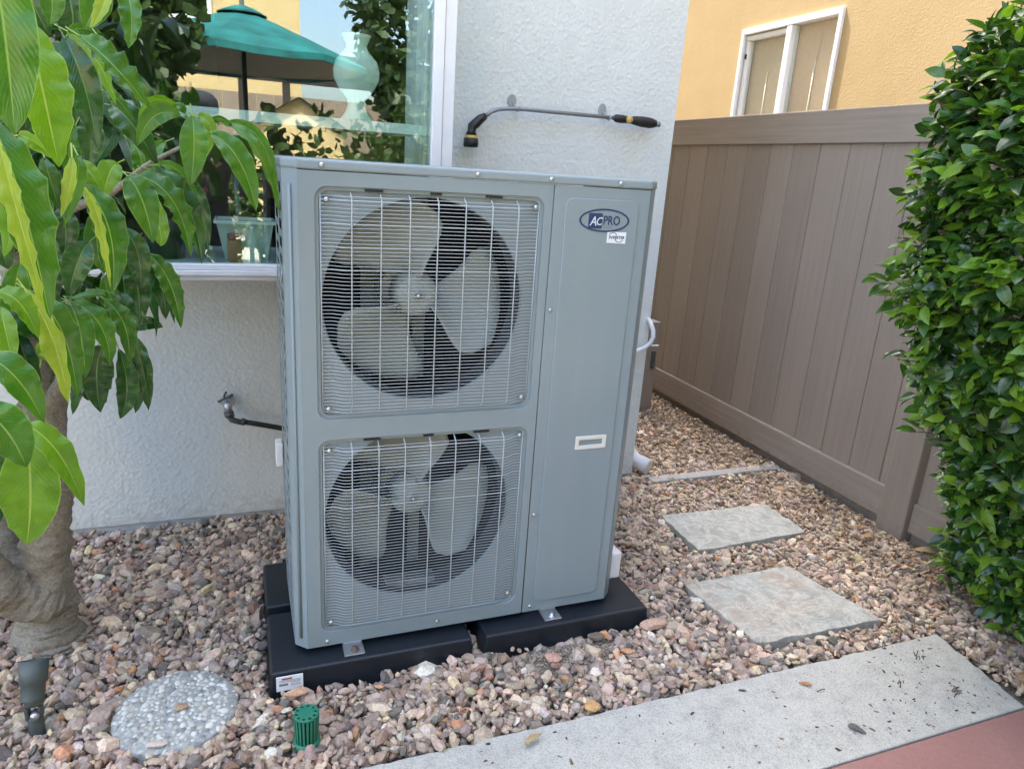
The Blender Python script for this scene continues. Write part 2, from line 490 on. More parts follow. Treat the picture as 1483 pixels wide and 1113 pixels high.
rf = MB().add([(-7.4, .5, 6.2), (1.95, .5, 6.2), (1.95, 9.4, 6.2), (-7.4, 9.4, 6.2), (-3, 4.9, 7.9), (-2, 4.9, 7.9)],
              [(0, 3, 2, 1), (0, 1, 5, 4), (1, 2, 5), (2, 3, 4, 5), (3, 0, 4)])
rf.build('roof', 'dark_shingle', house)
# kitchen behind the window
rm = MB(); a, b, c_, d_, e_, f_ = -2.2, 1.2, WY + .17, 4.2, .0, 2.5
boxes('interior_wall', 'interior_paint', house, (a, b, d_, d_ + .05, e_, f_), (a - .05, a, c_, d_, e_, f_), (b, b + .05, c_, d_, e_, f_),
      (a, b, c_, d_, f_, f_ + .05), (a, b, c_, d_, e_ - .05, e_))
boxes('kitchen_counter', 'dark_cabinetry', house, (a + .01, .9, 3.5, d_ - .01, .01, .92), (a + .01, -1.1, 3.6, d_ - .01, 1.45, 2.3), (-.2, .9, 3.6, d_ - .01, 1.45, 2.3))
# garden window box, 0.3 m proud of the wall
GY = .626
gw = MB()
gw.box(ox0 - .05, .487, GY - .012, GY + .03, .9095, .926)           # sill strips
gw.box(ox0 - .05, .49, GY - .018, GY + .03, .8935, .9085)
gw.box(ox0 - .05, .487, GY - .008, GY + .03, .878, .8925)
gw.box(ox0 - .05, .512, GY + .032, WY - .002, .88, .9)              # floor tray
gw.box(.452, .4845, GY - .010, GY + .03, .927, 1.95)                # corner post, two profiles
gw.box(.4865, .522, GY - .004, GY + .034, .879, 1.95)
gw.box(.488, .5205, WY - .05, WY - .002, .902, 1.95)                # wall flange at the side
gw.box(ox0 - .05, ox0 - .012, GY - .010, GY + .03, .927, 1.95)
gw.box(ox0 - .05, .52, GY - .010, GY + .03, 1.951, 1.99)
gw.box(ox0 - .05, .52, WY - .04, WY - .002, 2.11, 2.16)
gw.box(.486, .5, GY + .036, WY - .052, .902, .93)                   # side-light rails
gw.box(.486, .5, GY + .16, GY + .19, .931, 1.95)
gwin = gw.build('garden_window', 'white_vinyl', house, .002)
boxes('pane', 'coated_glass', gwin, (ox0 - .01, .451, GY + .006, GY + .012, .927, 1.95))
boxes('side_pane', 'clear_glass', gwin, (.490, .494, GY + .037, GY + .159, .931, 1.95), (.490, .494, GY + .191, WY - .053, .931, 1.95))
MB().add([(ox0 - .03, GY, 1.992), (.5, GY, 1.992), (.5, WY - .045, 2.135), (ox0 - .03, WY - .045, 2.135)], [(0, 1, 2, 3)]).build('roof_pane', 'clear_glass', gwin)
boxes('tray_lining', 'blue_tile', gwin, (ox0 - .012, .485, GY + .033, WY + .15, .901, .925))
boxes('shelf', 'shelf_white', gwin, (ox0 - .01, .448, GY + .045, WY - .03, 1.334, 1.364))

# things standing in the garden window
vs_ = thing('vase', 'pale celadon urn on the white shelf behind the glass', 'vase', (.247, .79, 1.365))
MB().lathe([(0, 0), (.050, 0), (.050, .006), (.034, .028), (.027, .05), (.030, .066), (.055, .095), (.070, .125), (.072, .150), (.064, .178), (.044, .200), (.034, .212), (.032, .222), (.038, .238), (.046, .252), (.042, .252), (.030, .225), (0, .22)], (.247, .79, 1.365), 32).build('urn', 'celadon', vs_)
tub = thing('tub', 'squat grey-green tub at the bottom of the garden window', 'tub', (-.1, .78, .926))
tm = MB()
for s_ in (1,):
    tm.add([(-.165, .73, .926), (-.04, .73, .926), (-.04, .83, .926), (-.165, .83, .926), (-.185, .71, 1.04), (-.02, .71, 1.04), (-.02, .85, 1.04), (-.185, .85, 1.04)],
           [(3, 2, 1, 0), (0, 1, 5, 4), (1, 2, 6, 5), (2, 3, 7, 6), (3, 0, 4, 7)])
tm.build('bowl', 'celadon', tub)
boxes('rim', 'shelf_white', tub, (-.192, -.013, .703, .713, 1.037, 1.047), (-.192, -.013, .847, .857, 1.037, 1.047), (-.192, -.184, .713, .847, 1.037, 1.047), (-.021, -.013, .713, .847, 1.037, 1.047))
j1 = thing('jar', 'small amber jar with a paler lid in front of the grey-green tub', 'jar', (-.135, .685, .926))
MB().lathe([(0, 0), (.019, 0), (.021, .006), (.021, .06), (.018, .068), (0, .068)], (-.135, .685, .926), 20).build('glass_body', 'amber_jar', j1)
MB().lathe([(.020, .068), (.021, .069), (.021, .083), (.018, .085), (0, .085)], (-.135, .685, .926), 20).build('lid', 'terracotta', j1)
bt = thing('bottle', 'pale conical bottle beside the amber jar in the garden window', 'bottle', (-.085, .68, .926))
MB().lathe([(0, 0), (.027, 0), (.027, .012), (.008, .09), (.008, .098), (0, .098)], (-.085, .68, .926), 20).build('cone', 'celadon', bt)
MB().lathe([(.006, .098), (.006, .108), (0, .108)], (-.085, .68, .926), 12).build('stopper', 'white_plastic', bt)
fp = thing('flower_pot', 'dark planter with leaves at the left of the garden window tray', 'planter', (-.33, .76, .926))
MB().lathe([(0, 0), (.05, 0), (.065, .12), (.06, .12), (.05, .1), (0, .1)], (-.33, .76, .926), 20).build('pot', 'black_plastic', fp)
fc = thing('faucet', 'black gooseneck faucet seen through the garden window', 'faucet', (-.12, 1.12, .926))
MB().tube([(-.12, 1.12, .5), (-.12, 1.12, 1.28), (-.11, 1.10, 1.33), (-.08, 1.08, 1.345), (-.05, 1.06, 1.32), (-.045, 1.055, 1.27)], .010, 10).build('spout', 'grey_tube', fc)
fl = thing('flower', 'small red bloom inside the garden window below the shelf', 'flower', (-.22, .8, .926))
MB().tube([(-.22, .8, .926), (-.225, .8, 1.12)], .003, 6).build('stem', 'drain_green', fl)
fm = MB()
for i in range(9):
    a = i * .7; fm.tube([(-.225, .8, 1.12), (-.225 + .02 * math.cos(a), .8 + .02 * math.sin(a), 1.125 + .012 * math.sin(i * 2.3))], [.003, .008], 6)
fm.build('petal', 'red_flower', fl)

# ------------------------------------------------------------------ neighbour's yellow house beyond the fence
nb = thing('neighbor_house', 'sunlit yellow stucco house beyond the brown fence', 'house', (3.7, 3, -.1))
NX = 3.7; wy0, wy1, wz0, wz1 = 2.462, 3.515, 1.25, 2.418
boxes('wall', 'yellow_stucco', nb, (NX, NX + .2, -9, wy0, -.1, 5.6), (NX, NX + .2, wy1, 12, -.1, 5.6), (NX, NX + .2, wy0, wy1, -.1, wz0), (NX, NX + .2, wy0, wy1, wz1, 5.6),
      (NX + .2, 11, -9, -8.8, -.1, 5.6), (NX + .2, 11, 11.8, 12, -.1, 5.6))
MB().add([(NX - .35, -9.4, 5.6), (11, -9.4, 5.6), (11, 12.4, 5.6), (NX - .35, 12.4, 5.6), (7.3, -5, 7.4), (7.3, 8, 7.4)],
         [(0, 3, 2, 1), (0, 1, 4), (1, 2, 5, 4), (2, 3, 5), (3, 0, 4, 5)]).build('roof', 'dark_shingle', nb)
ym = 2.965
fr_ = boxes('window', 'white_vinyl', nb, (NX - .02, NX + .06, wy0, wy0 + .035, wz0, wz1), (NX - .02, NX + .06, wy1 - .035, wy1, wz0, wz1),
            (NX - .02, NX + .06, wy0 + .036, wy1 - .036, wz1 - .042, wz1), (NX - .02, NX + .06, wy0 + .036, wy1 - .036, wz0, wz0 + .042),
            (NX - .018, NX + .058, ym - .028, ym + .028, wz0 + .043, wz1 - .043),
            (NX + .005, NX + .055, ym + .03, wy1 - .038, wz1 - .085, wz1 - .05), (NX + .005, NX + .055, wy1 - .085, wy1 - .05, wz0 + .05, wz1 - .087), (NX + .005, NX + .055, ym + .03, ym + .05, wz0 + .05, wz1 - .087), bevel=.004)
boxes('pane', 'clear_glass', fr_, (NX + .02, NX + .024, wy0 + .036, ym - .03, wz0 + .043, wz1 - .043))
boxes('screen_pane', 'clear_glass', fr_, (NX + .03, NX + .034, ym + .052, wy1 - .087, wz0 + .05, wz1 - .087))
boxes('latch', 'black_plastic', fr_, (NX - .004, NX + .004, wy1 - .075, wy1 - .06, 2.20, 2.235))
bl = MB(); bl2 = MB(); zz = wz0 + .05
while zz < wz1 - .03:
    bl.add([(NX + .064, wy0 + .01, zz), (NX + .064, ym, zz), (NX + .067, ym, zz + .024), (NX + .067, wy0 + .01, zz + .024)], [(0, 1, 2, 3)])
    bl2.add([(NX + .064, ym, zz), (NX + .064, wy1 - .01, zz), (NX + .067, wy1 - .01, zz + .024), (NX + .067, ym, zz + .024)], [(0, 1, 2, 3)])
    zz += .022
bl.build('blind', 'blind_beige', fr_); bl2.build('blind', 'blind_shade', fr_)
boxes('blind_backing', 'dark_inside', fr_, (NX + .12, NX + .13, wy0, wy1, wz0, wz1))
MB().tube([(NX + .060, 2.73, 1.3), (NX + .060, 2.73, 2.12)], .006, 6).tube([(NX + .060, 2.72, 2.12), (NX + .060, 2.70, 2.3)], .002, 5).build('blind_wand', 'cord_cream', fr_)
MB().tube([(NX + .062, 3.23, 1.3), (NX + .062, 3.23, 2.09)], .005, 6).build('blind_wand', 'cord_cream', fr_)

# ------------------------------------------------------------------ fence
fence = thing('fence', 'brown wood-grain board fence between the yards', 'fence', (2.3, .2, -.1))
FX = 2.30
def rail(name, y0, y1, z0, z1, dx=0):
    return boxes(name, 'fence_horizontal', fence, (FX + dx, FX + .05 - dx, y0, y1, z0, z1), bevel=.004)
boxes('gap_blocker', 'fence_horizontal', fence, (FX + .034, FX + .046, -2.2, .122, -.16, -.024), (FX + .034, FX + .046, .252, 3.34, -.16, -.024))  # added strip: hides the sunlit ground behind, keeps the gap dark
seams = [.250, .307, .471, .635, .804, .974, 1.145, 1.302, 1.474, 1.64, 1.81, 1.983, 2.15, 2.32, 2.49, 2.66, 2.83, 3.0, 3.17, 3.34]
rail('top_rail', .252, 3.34, 1.446, 1.585); rail('bottom_rail', .252, 3.34, -.022, .112)
for a, b in zip(seams[:-1], seams[1:]):
    boxes('board', 'fence_vertical', fence, (FX + .016, FX + .034, a + .0018, b - .0018, .105, 1.452), bevel=.003)
boxes('post', 'fence_vertical', fence, (FX - .022, FX + .095, .124, .250, -.16, 1.60), bevel=.006)
rail('top_rail', -2.2, .122, 1.446, 1.585, .002); rail('bottom_rail', -2.2, .122, -.022, .102, .002)
yy = .122
while yy > -2.2:
    boxes('board', 'fence_vertical', fence, (FX + .016, FX + .034, yy - .167, yy - .0036, .09, 1.452), bevel=.003); yy -= .1686
boxes('post', 'fence_vertical', fence, (FX - .022, FX + .095, -2.33, -2.204, -.16, 1.60), bevel=.006)
boxes('post_cap', 'fence_horizontal', fence, (FX - .032, FX + .105, .114, .260, 1.601, 1.625), bevel=.008)
gp = thing('gate_post', 'short dark brown gate post beside the white house corner', 'post', (2.08, 1.78, -.1))
boxes('post', 'fence_vertical', gp, (2.03, 2.118, 1.75, 1.84, -.14, .47), bevel=.005)
boxes('latch', 'old_metal', gp, (2.075, 2.10, 1.738, 1.749, .20, .30), (2.083, 2.092, 1.728, 1.7375, .21, .27), bevel=.002)

ed = boxes('concrete_edging', 'edging_concrete', None, (1.575, 2.295, .83, .885, -.12, -.052), bevel=.006)
tag(ed, 'thin concrete edging strip crossing the gravel near the house corner', 'edging')
dp = thing('downspout', 'white downspout elbow poking out at the foot of the house corner', 'downspout', (1.56, .97, -.05))
MB().tube([(1.545, 1.06, .30), (1.545, 1.055, .08), (1.55, 1.03, .02), (1.565, .99, -.012), (1.605, .925, -.026)], [.034, .034, .036, .036, .037], 14).build('elbow', 'grey_pvc', dp)
lp = thing('conduit', 'white cable bulging round the white house corner', 'cable', (1.5, .9, .55))
MB().tube([at(u, v, 1, y_) for u, v, y_ in ((880, 512, .905), (905, 511, .90), (922, 508, .895), (934, 503, .89), (942, 496, .885), (946, 488, .88), (946, 478, .885), (942, 467, .90), (936, 458, .95))], .0098, 8).build('sheath', 'white_plastic', lp)
boxes('tie', 'white_plastic', lp, (1.51, 1.545, .878, .884, .566, .570))

# ------------------------------------------------------------------ the grey two-fan outdoor unit
U = thing('heat_pump_unit', 'tall grey outdoor air conditioning unit with two stacked fans', 'air conditioner', (.442, .18, -.002))
UW, UH, UD, CH = .884, 1.243, .36, .03
def plan(g_=0.):
    return [(0 - g_ * .4, 0 - g_), (UW + g_ * .4, 0 - g_), (UW + CH + g_, CH - g_ * .4), (UW + CH + g_, UD + g_), (-CH - g_, UD + g_), (-CH - g_, CH - g_ * .4)]
# shell: right side, back, chamfers
sh = MB()
t = .0012
pl = [(UW, 0), (UW + CH, CH), (UW + CH, UD), (UW - .02, UD)]
def strip(m_, pts, z0, z1):
    n = len(pts); m_.add([(x, y, z0) for x, y in pts] + [(x, y, z1) for x, y in pts], [(i, i + 1, n + i + 1, n + i) for i in range(n - 1)])
strip(sh, pl, 0, 1.224)
cn = MB(); strip(cn, [(-CH, CH), (0, 0)], 0, 1.224); cn.build('corner_panel', 'grey_paint', U)
sh.build('cabinet', 'grey_paint', U)
# left chamfer carries a long shallow bead
MB().tube([(-CH * .52 - .001, CH * .52 - .003, .03), (-CH * .52 - .001, CH * .52 - .003, 1.19)], .0038, 8).build('bead', 'grey_paint', U)
# left side sheet with rows of slots
holes = [rrect(CH, UD, .001, 1.223, .001, 1)]
for ci, (ya, yb) in enumerate(((.085, .195), (.225, .335))):
    for r_ in range(28):
        z = .035 + r_ * .0418 + ci * .016
        holes.append(rrect(ya, yb, z, z + .026, .012, 4))
me = plate(holes, .0015, 0); me.transform(Matrix.Rotation(R(90), 4, 'Z')); me.transform(Matrix.Translation((-CH + .0008, 0, 0)))
put('side_panel', me, 'grey_paint', U)
boxes('coil', 'dark_inside', U, (-CH + .012, -CH + .03, .05, UD - .01, .02, 1.2), (-CH + .05, UW - .32, UD - .03, UD - .01, .02, 1.2), (.625, .635, .04, UD - .01, .01, 1.215), (-CH + .01, UW + CH - .01, .05, UD - .005, .001, .012))
li = MB().prism(plan(.0035), 1.2225, 1.2455)
lid = li.build('lid', 'grey_paint_lid', U, .006, 3)
# fan-side front sheet with two rounded recesses
RC = {'up': (.036, .586, .643, 1.189, .927), 'lo': (.036, .586, .043, .589, .360)}
XS = .6085
me = plate([[(0, 0), (XS, 0), (XS, 1.221), (0, 1.221)], rrect(*RC['up'][:4], .028), rrect(*RC['lo'][:4], .028)], .014, 0, .0016)
put('fan_panel', me, 'grey_paint', U)
for key, (x0, x1, z0, z1, hz) in RC.items():
    hx = .297
    # step in the recess, then the plate behind with the round opening
    me = plate([rrect(x0 - .001, x1 + .001, z0 - .001, z1 + .001, .028), rrect(x0 + .009, x1 - .009, z0 + .009, z1 - .009, .022)], .006, .0072, .0012)
    put('recess_frame', me, 'grey_paint', U)
    me = plate([rrect(x0 - .001, x1 + .001, z0 - .001, z1 + .001, .028), circ(hx, hz, .2485)], .004, .0135, 0)
    put('orifice_plate', me, 'grey_paint', U)
    MB().lathe([(.2485, .0), (.2470, .003), (.2462, .007)], (hx, .0137, hz), 72, (0, 1, 0)).build('orifice_lip', 'grey_paint', U)
    MB().lathe([(.2462, .007), (.2462, .075), (.250, .085)], (hx, .0138, hz), 72, (0, 1, 0)).build('shroud', 'coil_fins', U)
    boxes('liner', 'dark_inside', U, (-.005, -.002, .09, UD - .035, z0, z1), (.612, .615, .09, UD - .035, z0, z1), (-.002, .612, UD - .036, UD - .033, z0, z1),
          (-.002, .612, .099, UD - .037, z0 - .004, z0 - .001), (-.002, .612, .099, UD - .037, z1 + .001, z1 + .004))
    # wire guard
    g_ = MB()
    YR, YP = -.012, .006
    gx0, gx1, gz0, gz1 = x0 + .012, x1 - .012, z0 + .013, z1 - .012
    pitch = .0086; nz = int((gz1 - gz0 - .012) / pitch)
    for i in range(nz + 1):
        z = gz0 + .006 + i * pitch
        thick = .0017 if (nz - i) in (1, 7, 13, 19) else .00092
        pts = [(gx0, YP, z), (gx0 + .022, YP, z), (gx0 + .034, YP * .6 + YR * .4, z), (gx0 + .046, YR + .002, z), (gx0 + .058, YR, z),
               (gx1 - .058, YR, z), (gx1 - .046, YR + .002, z), (gx1 - .034, YP * .6 + YR * .4, z), (gx1 - .022, YP, z), (gx1, YP, z)]
        g_.tube(pts, thick, 5, False)
    for i in range(7):
        x = .1145 + i * .0665
        zb, zt = gz0 - .002, gz1 + .002
        g_.tube([(x, YP + .004, zb), (x, YP - .002, zb + .004), (x, YR - .003, zb + .016), (x, YR - .003, zt - .026), (x, YR + .001, zt - .012), (x, YP, zt - .002), (x, YP + .004, zt)], .0017, 6)
    g_.tube([(gx0, YP, gz0 + .004), (gx0, YP, gz1 - .004)], .0017, 5).tube([(gx1, YP, gz0 + .004), (gx1, YP, gz1 - .004)], .0017, 5)
    g_.build('fan_guard', 'wire_coat', U)
    # dark tabs above the guard
    boxes('slot', 'dark_inside', U, *[(a, b, .0005, .003, z1 - .0075, z1 - .0025) for a, b in ((.145, .187), (.297, .324), (.432, .475))])
    for sx_, sz_ in ((x0 + .025, z1 - .028), (x1 - .022, z1 - .024), (x0 + .025, z0 + .027), (x1 - .025, z0 + .03)):
        MB().lathe([(.0065, 0), (.0060, -.004), (.0035, -.0062), (0, -.0066)], (sx_, .004, sz_), 12, (0, 1, 0)).build('screw', 'screw_steel', U)
    # motor frame behind the fan
    boxes('motor_bracket', 'fan_plastic', U, (hx - .118, hx - .088, .27, .278, z0 + .02, z1 - .02), (hx + .028, hx + .062, .27, .278, z0 + .02, z1 - .02), (hx - .087, hx + .027, .271, .277, hz - .11, hz + .11))
    MB().lathe([(0, .0), (.055, 0), (.06, .01), (.06, .07)], (hx - .02, .2, hz), 28, (0, 1, 0)).build('motor', 'fan_plastic', U)
    # three broad blades round a hub
    fan = MB().lathe([(0, -.004), (.010, -.004), (.012, .0), (.030, .002), (.048, .006), (.056, .016), (.062, .060), (0, .060)], (hx, .104, hz), 30, (0, 1, 0)).build('fan', 'fan_plastic', U)
    MB().lathe([(0, -.012), (.0065, -.011), (.0085, -.006), (.0085, 0)], (hx, .101, hz), 6, (0, 1, 0)).build('nut', 'screw_steel', fan)
    for th0 in ((113, -12, 232) if key == 'up' else (100, -28, 205)):
        NR, NA = 9, 12; vs = []
        for i in range(NR):
            f = i / (NR - 1); r = .045 + f * .192
            lead = 24 + 28 * f ** .8; trail = 27 + 14 * math.sin(f * 2.6)
            if f > .82: lead -= (f - .82) * 60; trail -= (f - .82) * 75
            for k_ in range(NA):
                q = k_ / (NA - 1); a = R(th0 + lead - q * (lead + trail))
                dep = .134 - (q - .5) * (.085 - .02 * f) + .018 * math.sin(q * math.pi) - .015 * f
                vs.append((hx + r * math.cos(a), dep, hz + r * math.sin(a)))
        fs = [(i * NA + k_, i * NA + k_ + 1, (i + 1) * NA + k_ + 1, (i + 1) * NA + k_) for i in range(NR - 1) for k_ in range(NA - 1)]
        b_ = MB().add(vs, fs, True).build('blade', 'fan_plastic', fan)
        so_ = b_.modifiers.new('s', 'SOLIDIFY'); so_.thickness = .003
boxes('drain_bracket', 'galvanised', U, (.215, .355, .05, .09, .10, .135), (.26, .30, .04, .0495, .104, .112), bevel=.003)
# service side: sheet with a raised rounded field
me = plate([[(XS + .0025, 0), (UW, 0), (UW, 1.221), (XS + .0025, 1.221)]], .012, .0004, .0012)
sp_ = put('service_panel', me, 'grey_paint', U)
hx0, hx1, hz0, hz1 = .735, .823, .515, .546
me = plate([rrect(.642, .852, .032, 1.193, .022), [(hx0, hz0), (hx1, hz0), (hx1, hz1), (hx0, hz1)]], .006, -.0038, .0028, 3)
put('raised_field', me, 'grey_paint', U)
hd = put('handle_recess', plate([rrect(hx0 - .004, hx1 + .004, hz0 - .004, hz1 + .004, .003), rrect(hx0 + .007, hx1 - .007, hz0 + .007, hz1 - .007, .002)], .004, -.0065, .001), 'cream_plastic', U)
MB().add([(hx0 + .006, -.003, hz0 + .006), (hx1 - .006, -.003, hz0 + .006), (hx1 - .006, -.003, hz1 - .006), (hx0 + .006, -.003, hz1 - .006),
          (hx0 + .010, .030, hz0 + .012), (hx1 - .010, .030, hz0 + .012), (hx1 - .010, .030, hz1 - .004), (hx0 + .010, .030, hz1 - .004)],
         [(0, 4, 5, 1), (1, 5, 6, 2), (2, 6, 7, 3), (3, 7, 4, 0), (4, 7, 6, 5)]).build('pocket', 'cream_plastic', hd)
# badge
lx, lz, YB = .7535, 1.1405, -.0042
bd = put('badge', plate([circ(lx, lz, .0715, 72, .0292), circ(lx, lz, .0672, 72, .0250)], .001, YB - .001), 'navy_ink', U)
put('emblem', plate([rrect(lx - .0455, lx - .0065, lz - .0205, lz + .0175, .004)], .0008, YB - .0008), 'navy_ink', bd)
put('lettering', text_mesh('A', .033, .0006, lx - .0325, lz - .0035, YB - .0012, .22, .86, .0003), 'silver_print', bd)
put('lettering', text_mesh('C', .028, .0006, lx - .0165, lz - .0035, YB - .0012, .22, .86, .0003), 'silver_print', bd)
put('lettering', text_mesh('PRO', .032, .0006, lx + .0205, lz - .0008, YB - .0006, 0, .80, .0005), 'navy_ink', bd)
fm_ = MB()
for i in range(7): fm_.box(lx - .0035 + i * .0035, lx - .0012 + i * .0035, YB - .0006, YB, lz - .0180, lz - .0152)
fm_.build('fine_print', 'grey_ink', bd)
st = put('sticker', plate([[(.7645, 1.0845), (.8200, 1.0835), (.8205, 1.1125), (.7650, 1.1125)]], .0006, YB - .0006), 'sticker_white', U)
put('lettering', text_mesh('INVERTER', .0105, .0004, .7925, 1.0985, YB - .0012, .15, .98, .0002), 'navy_ink', st)
def arc(cx, cz, r0, r1, a0, a1, n=16): return [(cx + r0 * math.cos(R(a0 + (a1 - a0) * i / n)), cz + r0 * .8 * math.sin(R(a0 + (a1 - a0) * i / n))) for i in range(n + 1)] + [(cx + r1 * math.cos(R(a1 + (a0 - a1) * i / n)), cz + r1 * .8 * math.sin(R(a1 + (a0 - a1) * i / n))) for i in range(n + 1)]
put('swoosh', plate([arc(.7815, 1.1015, .0105, .0125, 20, 165)], .0004, YB - .0010), 'navy_ink', st)
put('swoosh', plate([arc(.8005, 1.0955, .0095, .0120, 185, 345)], .0004, YB - .0010), 'grey_ink', st)
for x, z in ((.051, 1.2335), (.408, 1.2335), (.597, 1.2335), (.79, 1.2335)):
    MB().lathe([(.0058, .0), (.0052, -.0035), (.003, -.0052), (0, -.0055)], (x, -.0036, z), 12, (0, 1, 0)).build('screw', 'screw_steel', U)
for x, z in ((.6235, .908), (.6235, .320), (.634, .0185), (.05, .0145), (.352, .020)):
    MB().lathe([(.0052, .0), (.0047, -.003), (.0028, -.0046), (0, -.005)], (x, .0005, z), 12, (0, 1, 0)).build('screw', 'screw_steel', U)
for x in (.117, .697):
    f = boxes('foot', 'galvanised', U, (x - .027, x + .027, -.041, UD + .03, -.0142, -.0105), (x - .025, x + .025, .006, UD - .006, -.0104, -.0004), bevel=.0012)
    MB().lathe([(.013, 0), (.013, .002), (.0085, .0022), (.0085, .009), (0, .0095)], (x + .002, -.022, -.0105), 6).build('bolt', 'twig_bark' if x < .3 else 'galvanised', f)
vb = boxes('valve_cover', 'white_plastic', U, (UW + CH + .001, UW + CH + .045, .045, .12, .035, .125), bevel=.006)
boxes('cable_clip', 'white_plastic', U, (-CH - .022, -CH - .002, .30, .345, .40, .47), bevel=.004)

# black plastic pads
pads = [(-.103, .447, -.063, .212, 'black plastic pad under the front left corner with a white sticker'), (.474, 1.015, -.066, .212, 'black plastic pad under the front right corner of the grey unit'),
        (-.103, .447, .234, .49, 'black plastic pad under the back left of the grey unit'), (.474, 1.015, .234, .49, 'black plastic pad under the back right of the grey unit')]
for i, (x0, x1, y0, y1, lab) in enumerate(pads):
    pd = thing('equipment_pad', lab, 'pad', ((x0 + x1) / 2, (y0 + y1) / 2, -.1), 'black pads under the unit')
    ins = .007
    m = MB().add([(x0, y0, -.115), (x1, y0, -.115), (x1, y1, -.115), (x0, y1, -.115), (x0 + ins, y0 + ins, -.0145), (x1 - ins, y0 + ins, -.0145), (x1 - ins, y1 - ins, -.0145), (x0 + ins, y1 - ins, -.0145)],
                 [(3, 2, 1, 0), (4, 5, 6, 7), (0, 1, 5, 4), (1, 2, 6, 5), (2, 3, 7, 6), (3, 0, 4, 7)])
    m.build('slab', 'pad_plastic', pd, .007, 3)
    if i == 0:
        sk = boxes('sticker', 'sticker_white', pd, (-.085, -.019, -.0655, -.0625, -.064, -.022))
        boxes('print', 'red_ink', sk, (-.071, -.046, -.0660, -.0656, -.031, -.026))
        boxes('print', 'grey_ink', sk, (-.078, -.056, -.0660, -.0656, -.049, -.042), *[(-.078, -.025, -.0660, -.0656, z, z + .0012) for z in (-.034, -.0375)], *[(-.05, -.026, -.0660, -.0656, z, z + .0014) for z in (-.041, -.046, -.0505)])

# ------------------------------------------------------------------ watering wand on its wall hooks
wd = thing('watering_wand', 'black and grey watering wand hung level on the white wall', 'watering wand', (1.0, .87, 1.45))
Yw = .868
P = lambda u, v, y=Yw: at(u, v, 1, y)
MB().tube([P(702, 169), P(712, 162), P(722, 158.5), P(735, 157.5), P(760, 158.5), P(892, 171)], .0072, 10).build('tube', 'grey_tube', wd)
h0, h1, h2, h3 = P(703, 168), P(688, 180), P(683, 190), P(681.5, 201)
MB().tube([h0, P(696, 172), h1, P(684, 183), h2, P(682.5, 196)], [.012, .0155, .0175, .0170, .0145, .021], 14).build('neck', 'black_plastic', wd)
MB().lathe([(.0225, 0), (.0240, -.004), (.0240, -.009)], P(682.5, 196), 20).build('ring', 'brass_yellow', wd)
MB().lathe([(.0238, -.009), (.0265, -.014), (.0270, -.034), (.0235, -.040), (0, -.040)], P(682.5, 196), 20).build('spray_head', 'black_plastic', wd)
MB().tube([P(890, 171), P(893, 171.5), P(900, 172.5), P(912, 174)], [.0115, .0145, .0155, .013], 12).build('valve', 'black_plastic', wd)
MB().lathe([(.0125, 0), (.0125, -.014), (.010, -.017), (0, -.017)], P(910, 173.5, Yw - .008), 14, (0, 1, 0)).build('thumb_button', 'brass_yellow', wd)
MB().tube([P(912, 174), P(918, 174.5), P(930, 176.5), P(942, 178.5), P(949, 179.5)], [.012, .0155, .0195, .0190, .014], 14).build('grip', 'black_rubber', wd)
MB().tube([P(949, 179.5), P(955, 180.5)], .0105, 12).build('coupling', 'grey_tube', wd)
for u, v, lab in ((742.5, 146, 'clear oval wall hook holding the bent end of the watering wand'), (873.5, 159, 'clear oval wall hook near the black grip of the watering wand')):
    c = at(u, v, 1, WY - .012)
    hk = thing('wall_hook', lab, 'hook', c, 'hooks holding the watering wand')
    m = plate([circ(c.x, c.z, .0165, 24, .0225)], .006, WY - .0075, .002)
    put('backplate', m, 'clear_hook', hk)
    MB().tube([(c.x + .006, WY - .01, c.z - .008), (c.x + .006, WY - .022, c.z - .024), (c.x + .006, WY - .05, c.z - .036), (c.x + .006, WY - .068, c.z - .032), (c.x + .006, WY - .072, c.z - .022)], .004, 8).build('prong', 'clear_hook', hk)

# ------------------------------------------------------------------ spigot and hose
sg = thing('spigot', 'old grey hose bibb on the white wall left of the unit', 'spigot', (-.16, .87, .38))
Ys = .855
Q = lambda u, v, y=Ys: at(u, v, 1, y)
MB().tube([Q(329, 578, .93), Q(329, 578, .885), Q(330, 588), Q(331, 598)], [.013, .013, .014, .013], 10).build('body', 'galvanised', sg)
MB().lathe([(.022, 0), (.022, .004)], (Q(329, 580, .922)), 18, (0, 1, 0)).build('flange', 'galvanised', sg)
MB().tube([Q(316, 582), Q(321, 579), Q(330, 576), Q(337, 571)], [.0055, .004, .004, .0055], 8).tube([Q(328, 567), Q(325, 571), Q(325, 577)], .0035, 8).build('handle', 'old_metal', sg)
MB().tube([Q(331, 596), Q(333, 603)], .016, 8).build('hose_nut', 'old_metal', sg)
MB().tube([Q(333, 603), Q(337, 608), Q(344, 610), Q(350, 611)], [.012, .011, .010, .010], 10).tube([Q(349, 610), Q(355, 611)], .0135, 8).build('elbow', 'bronze_green', sg)
hs = thing('garden_hose', 'black hose running from the spigot behind the grey unit', 'hose', (-.1, .85, .33))
MB().tube([Q(355, 611), Q(372, 613.5), Q(392, 617), Q(415, 621), Q(440, 626, .84), Q(480, 640, .8)], .0095, 10).build('hose_line', 'black_rubber', hs)

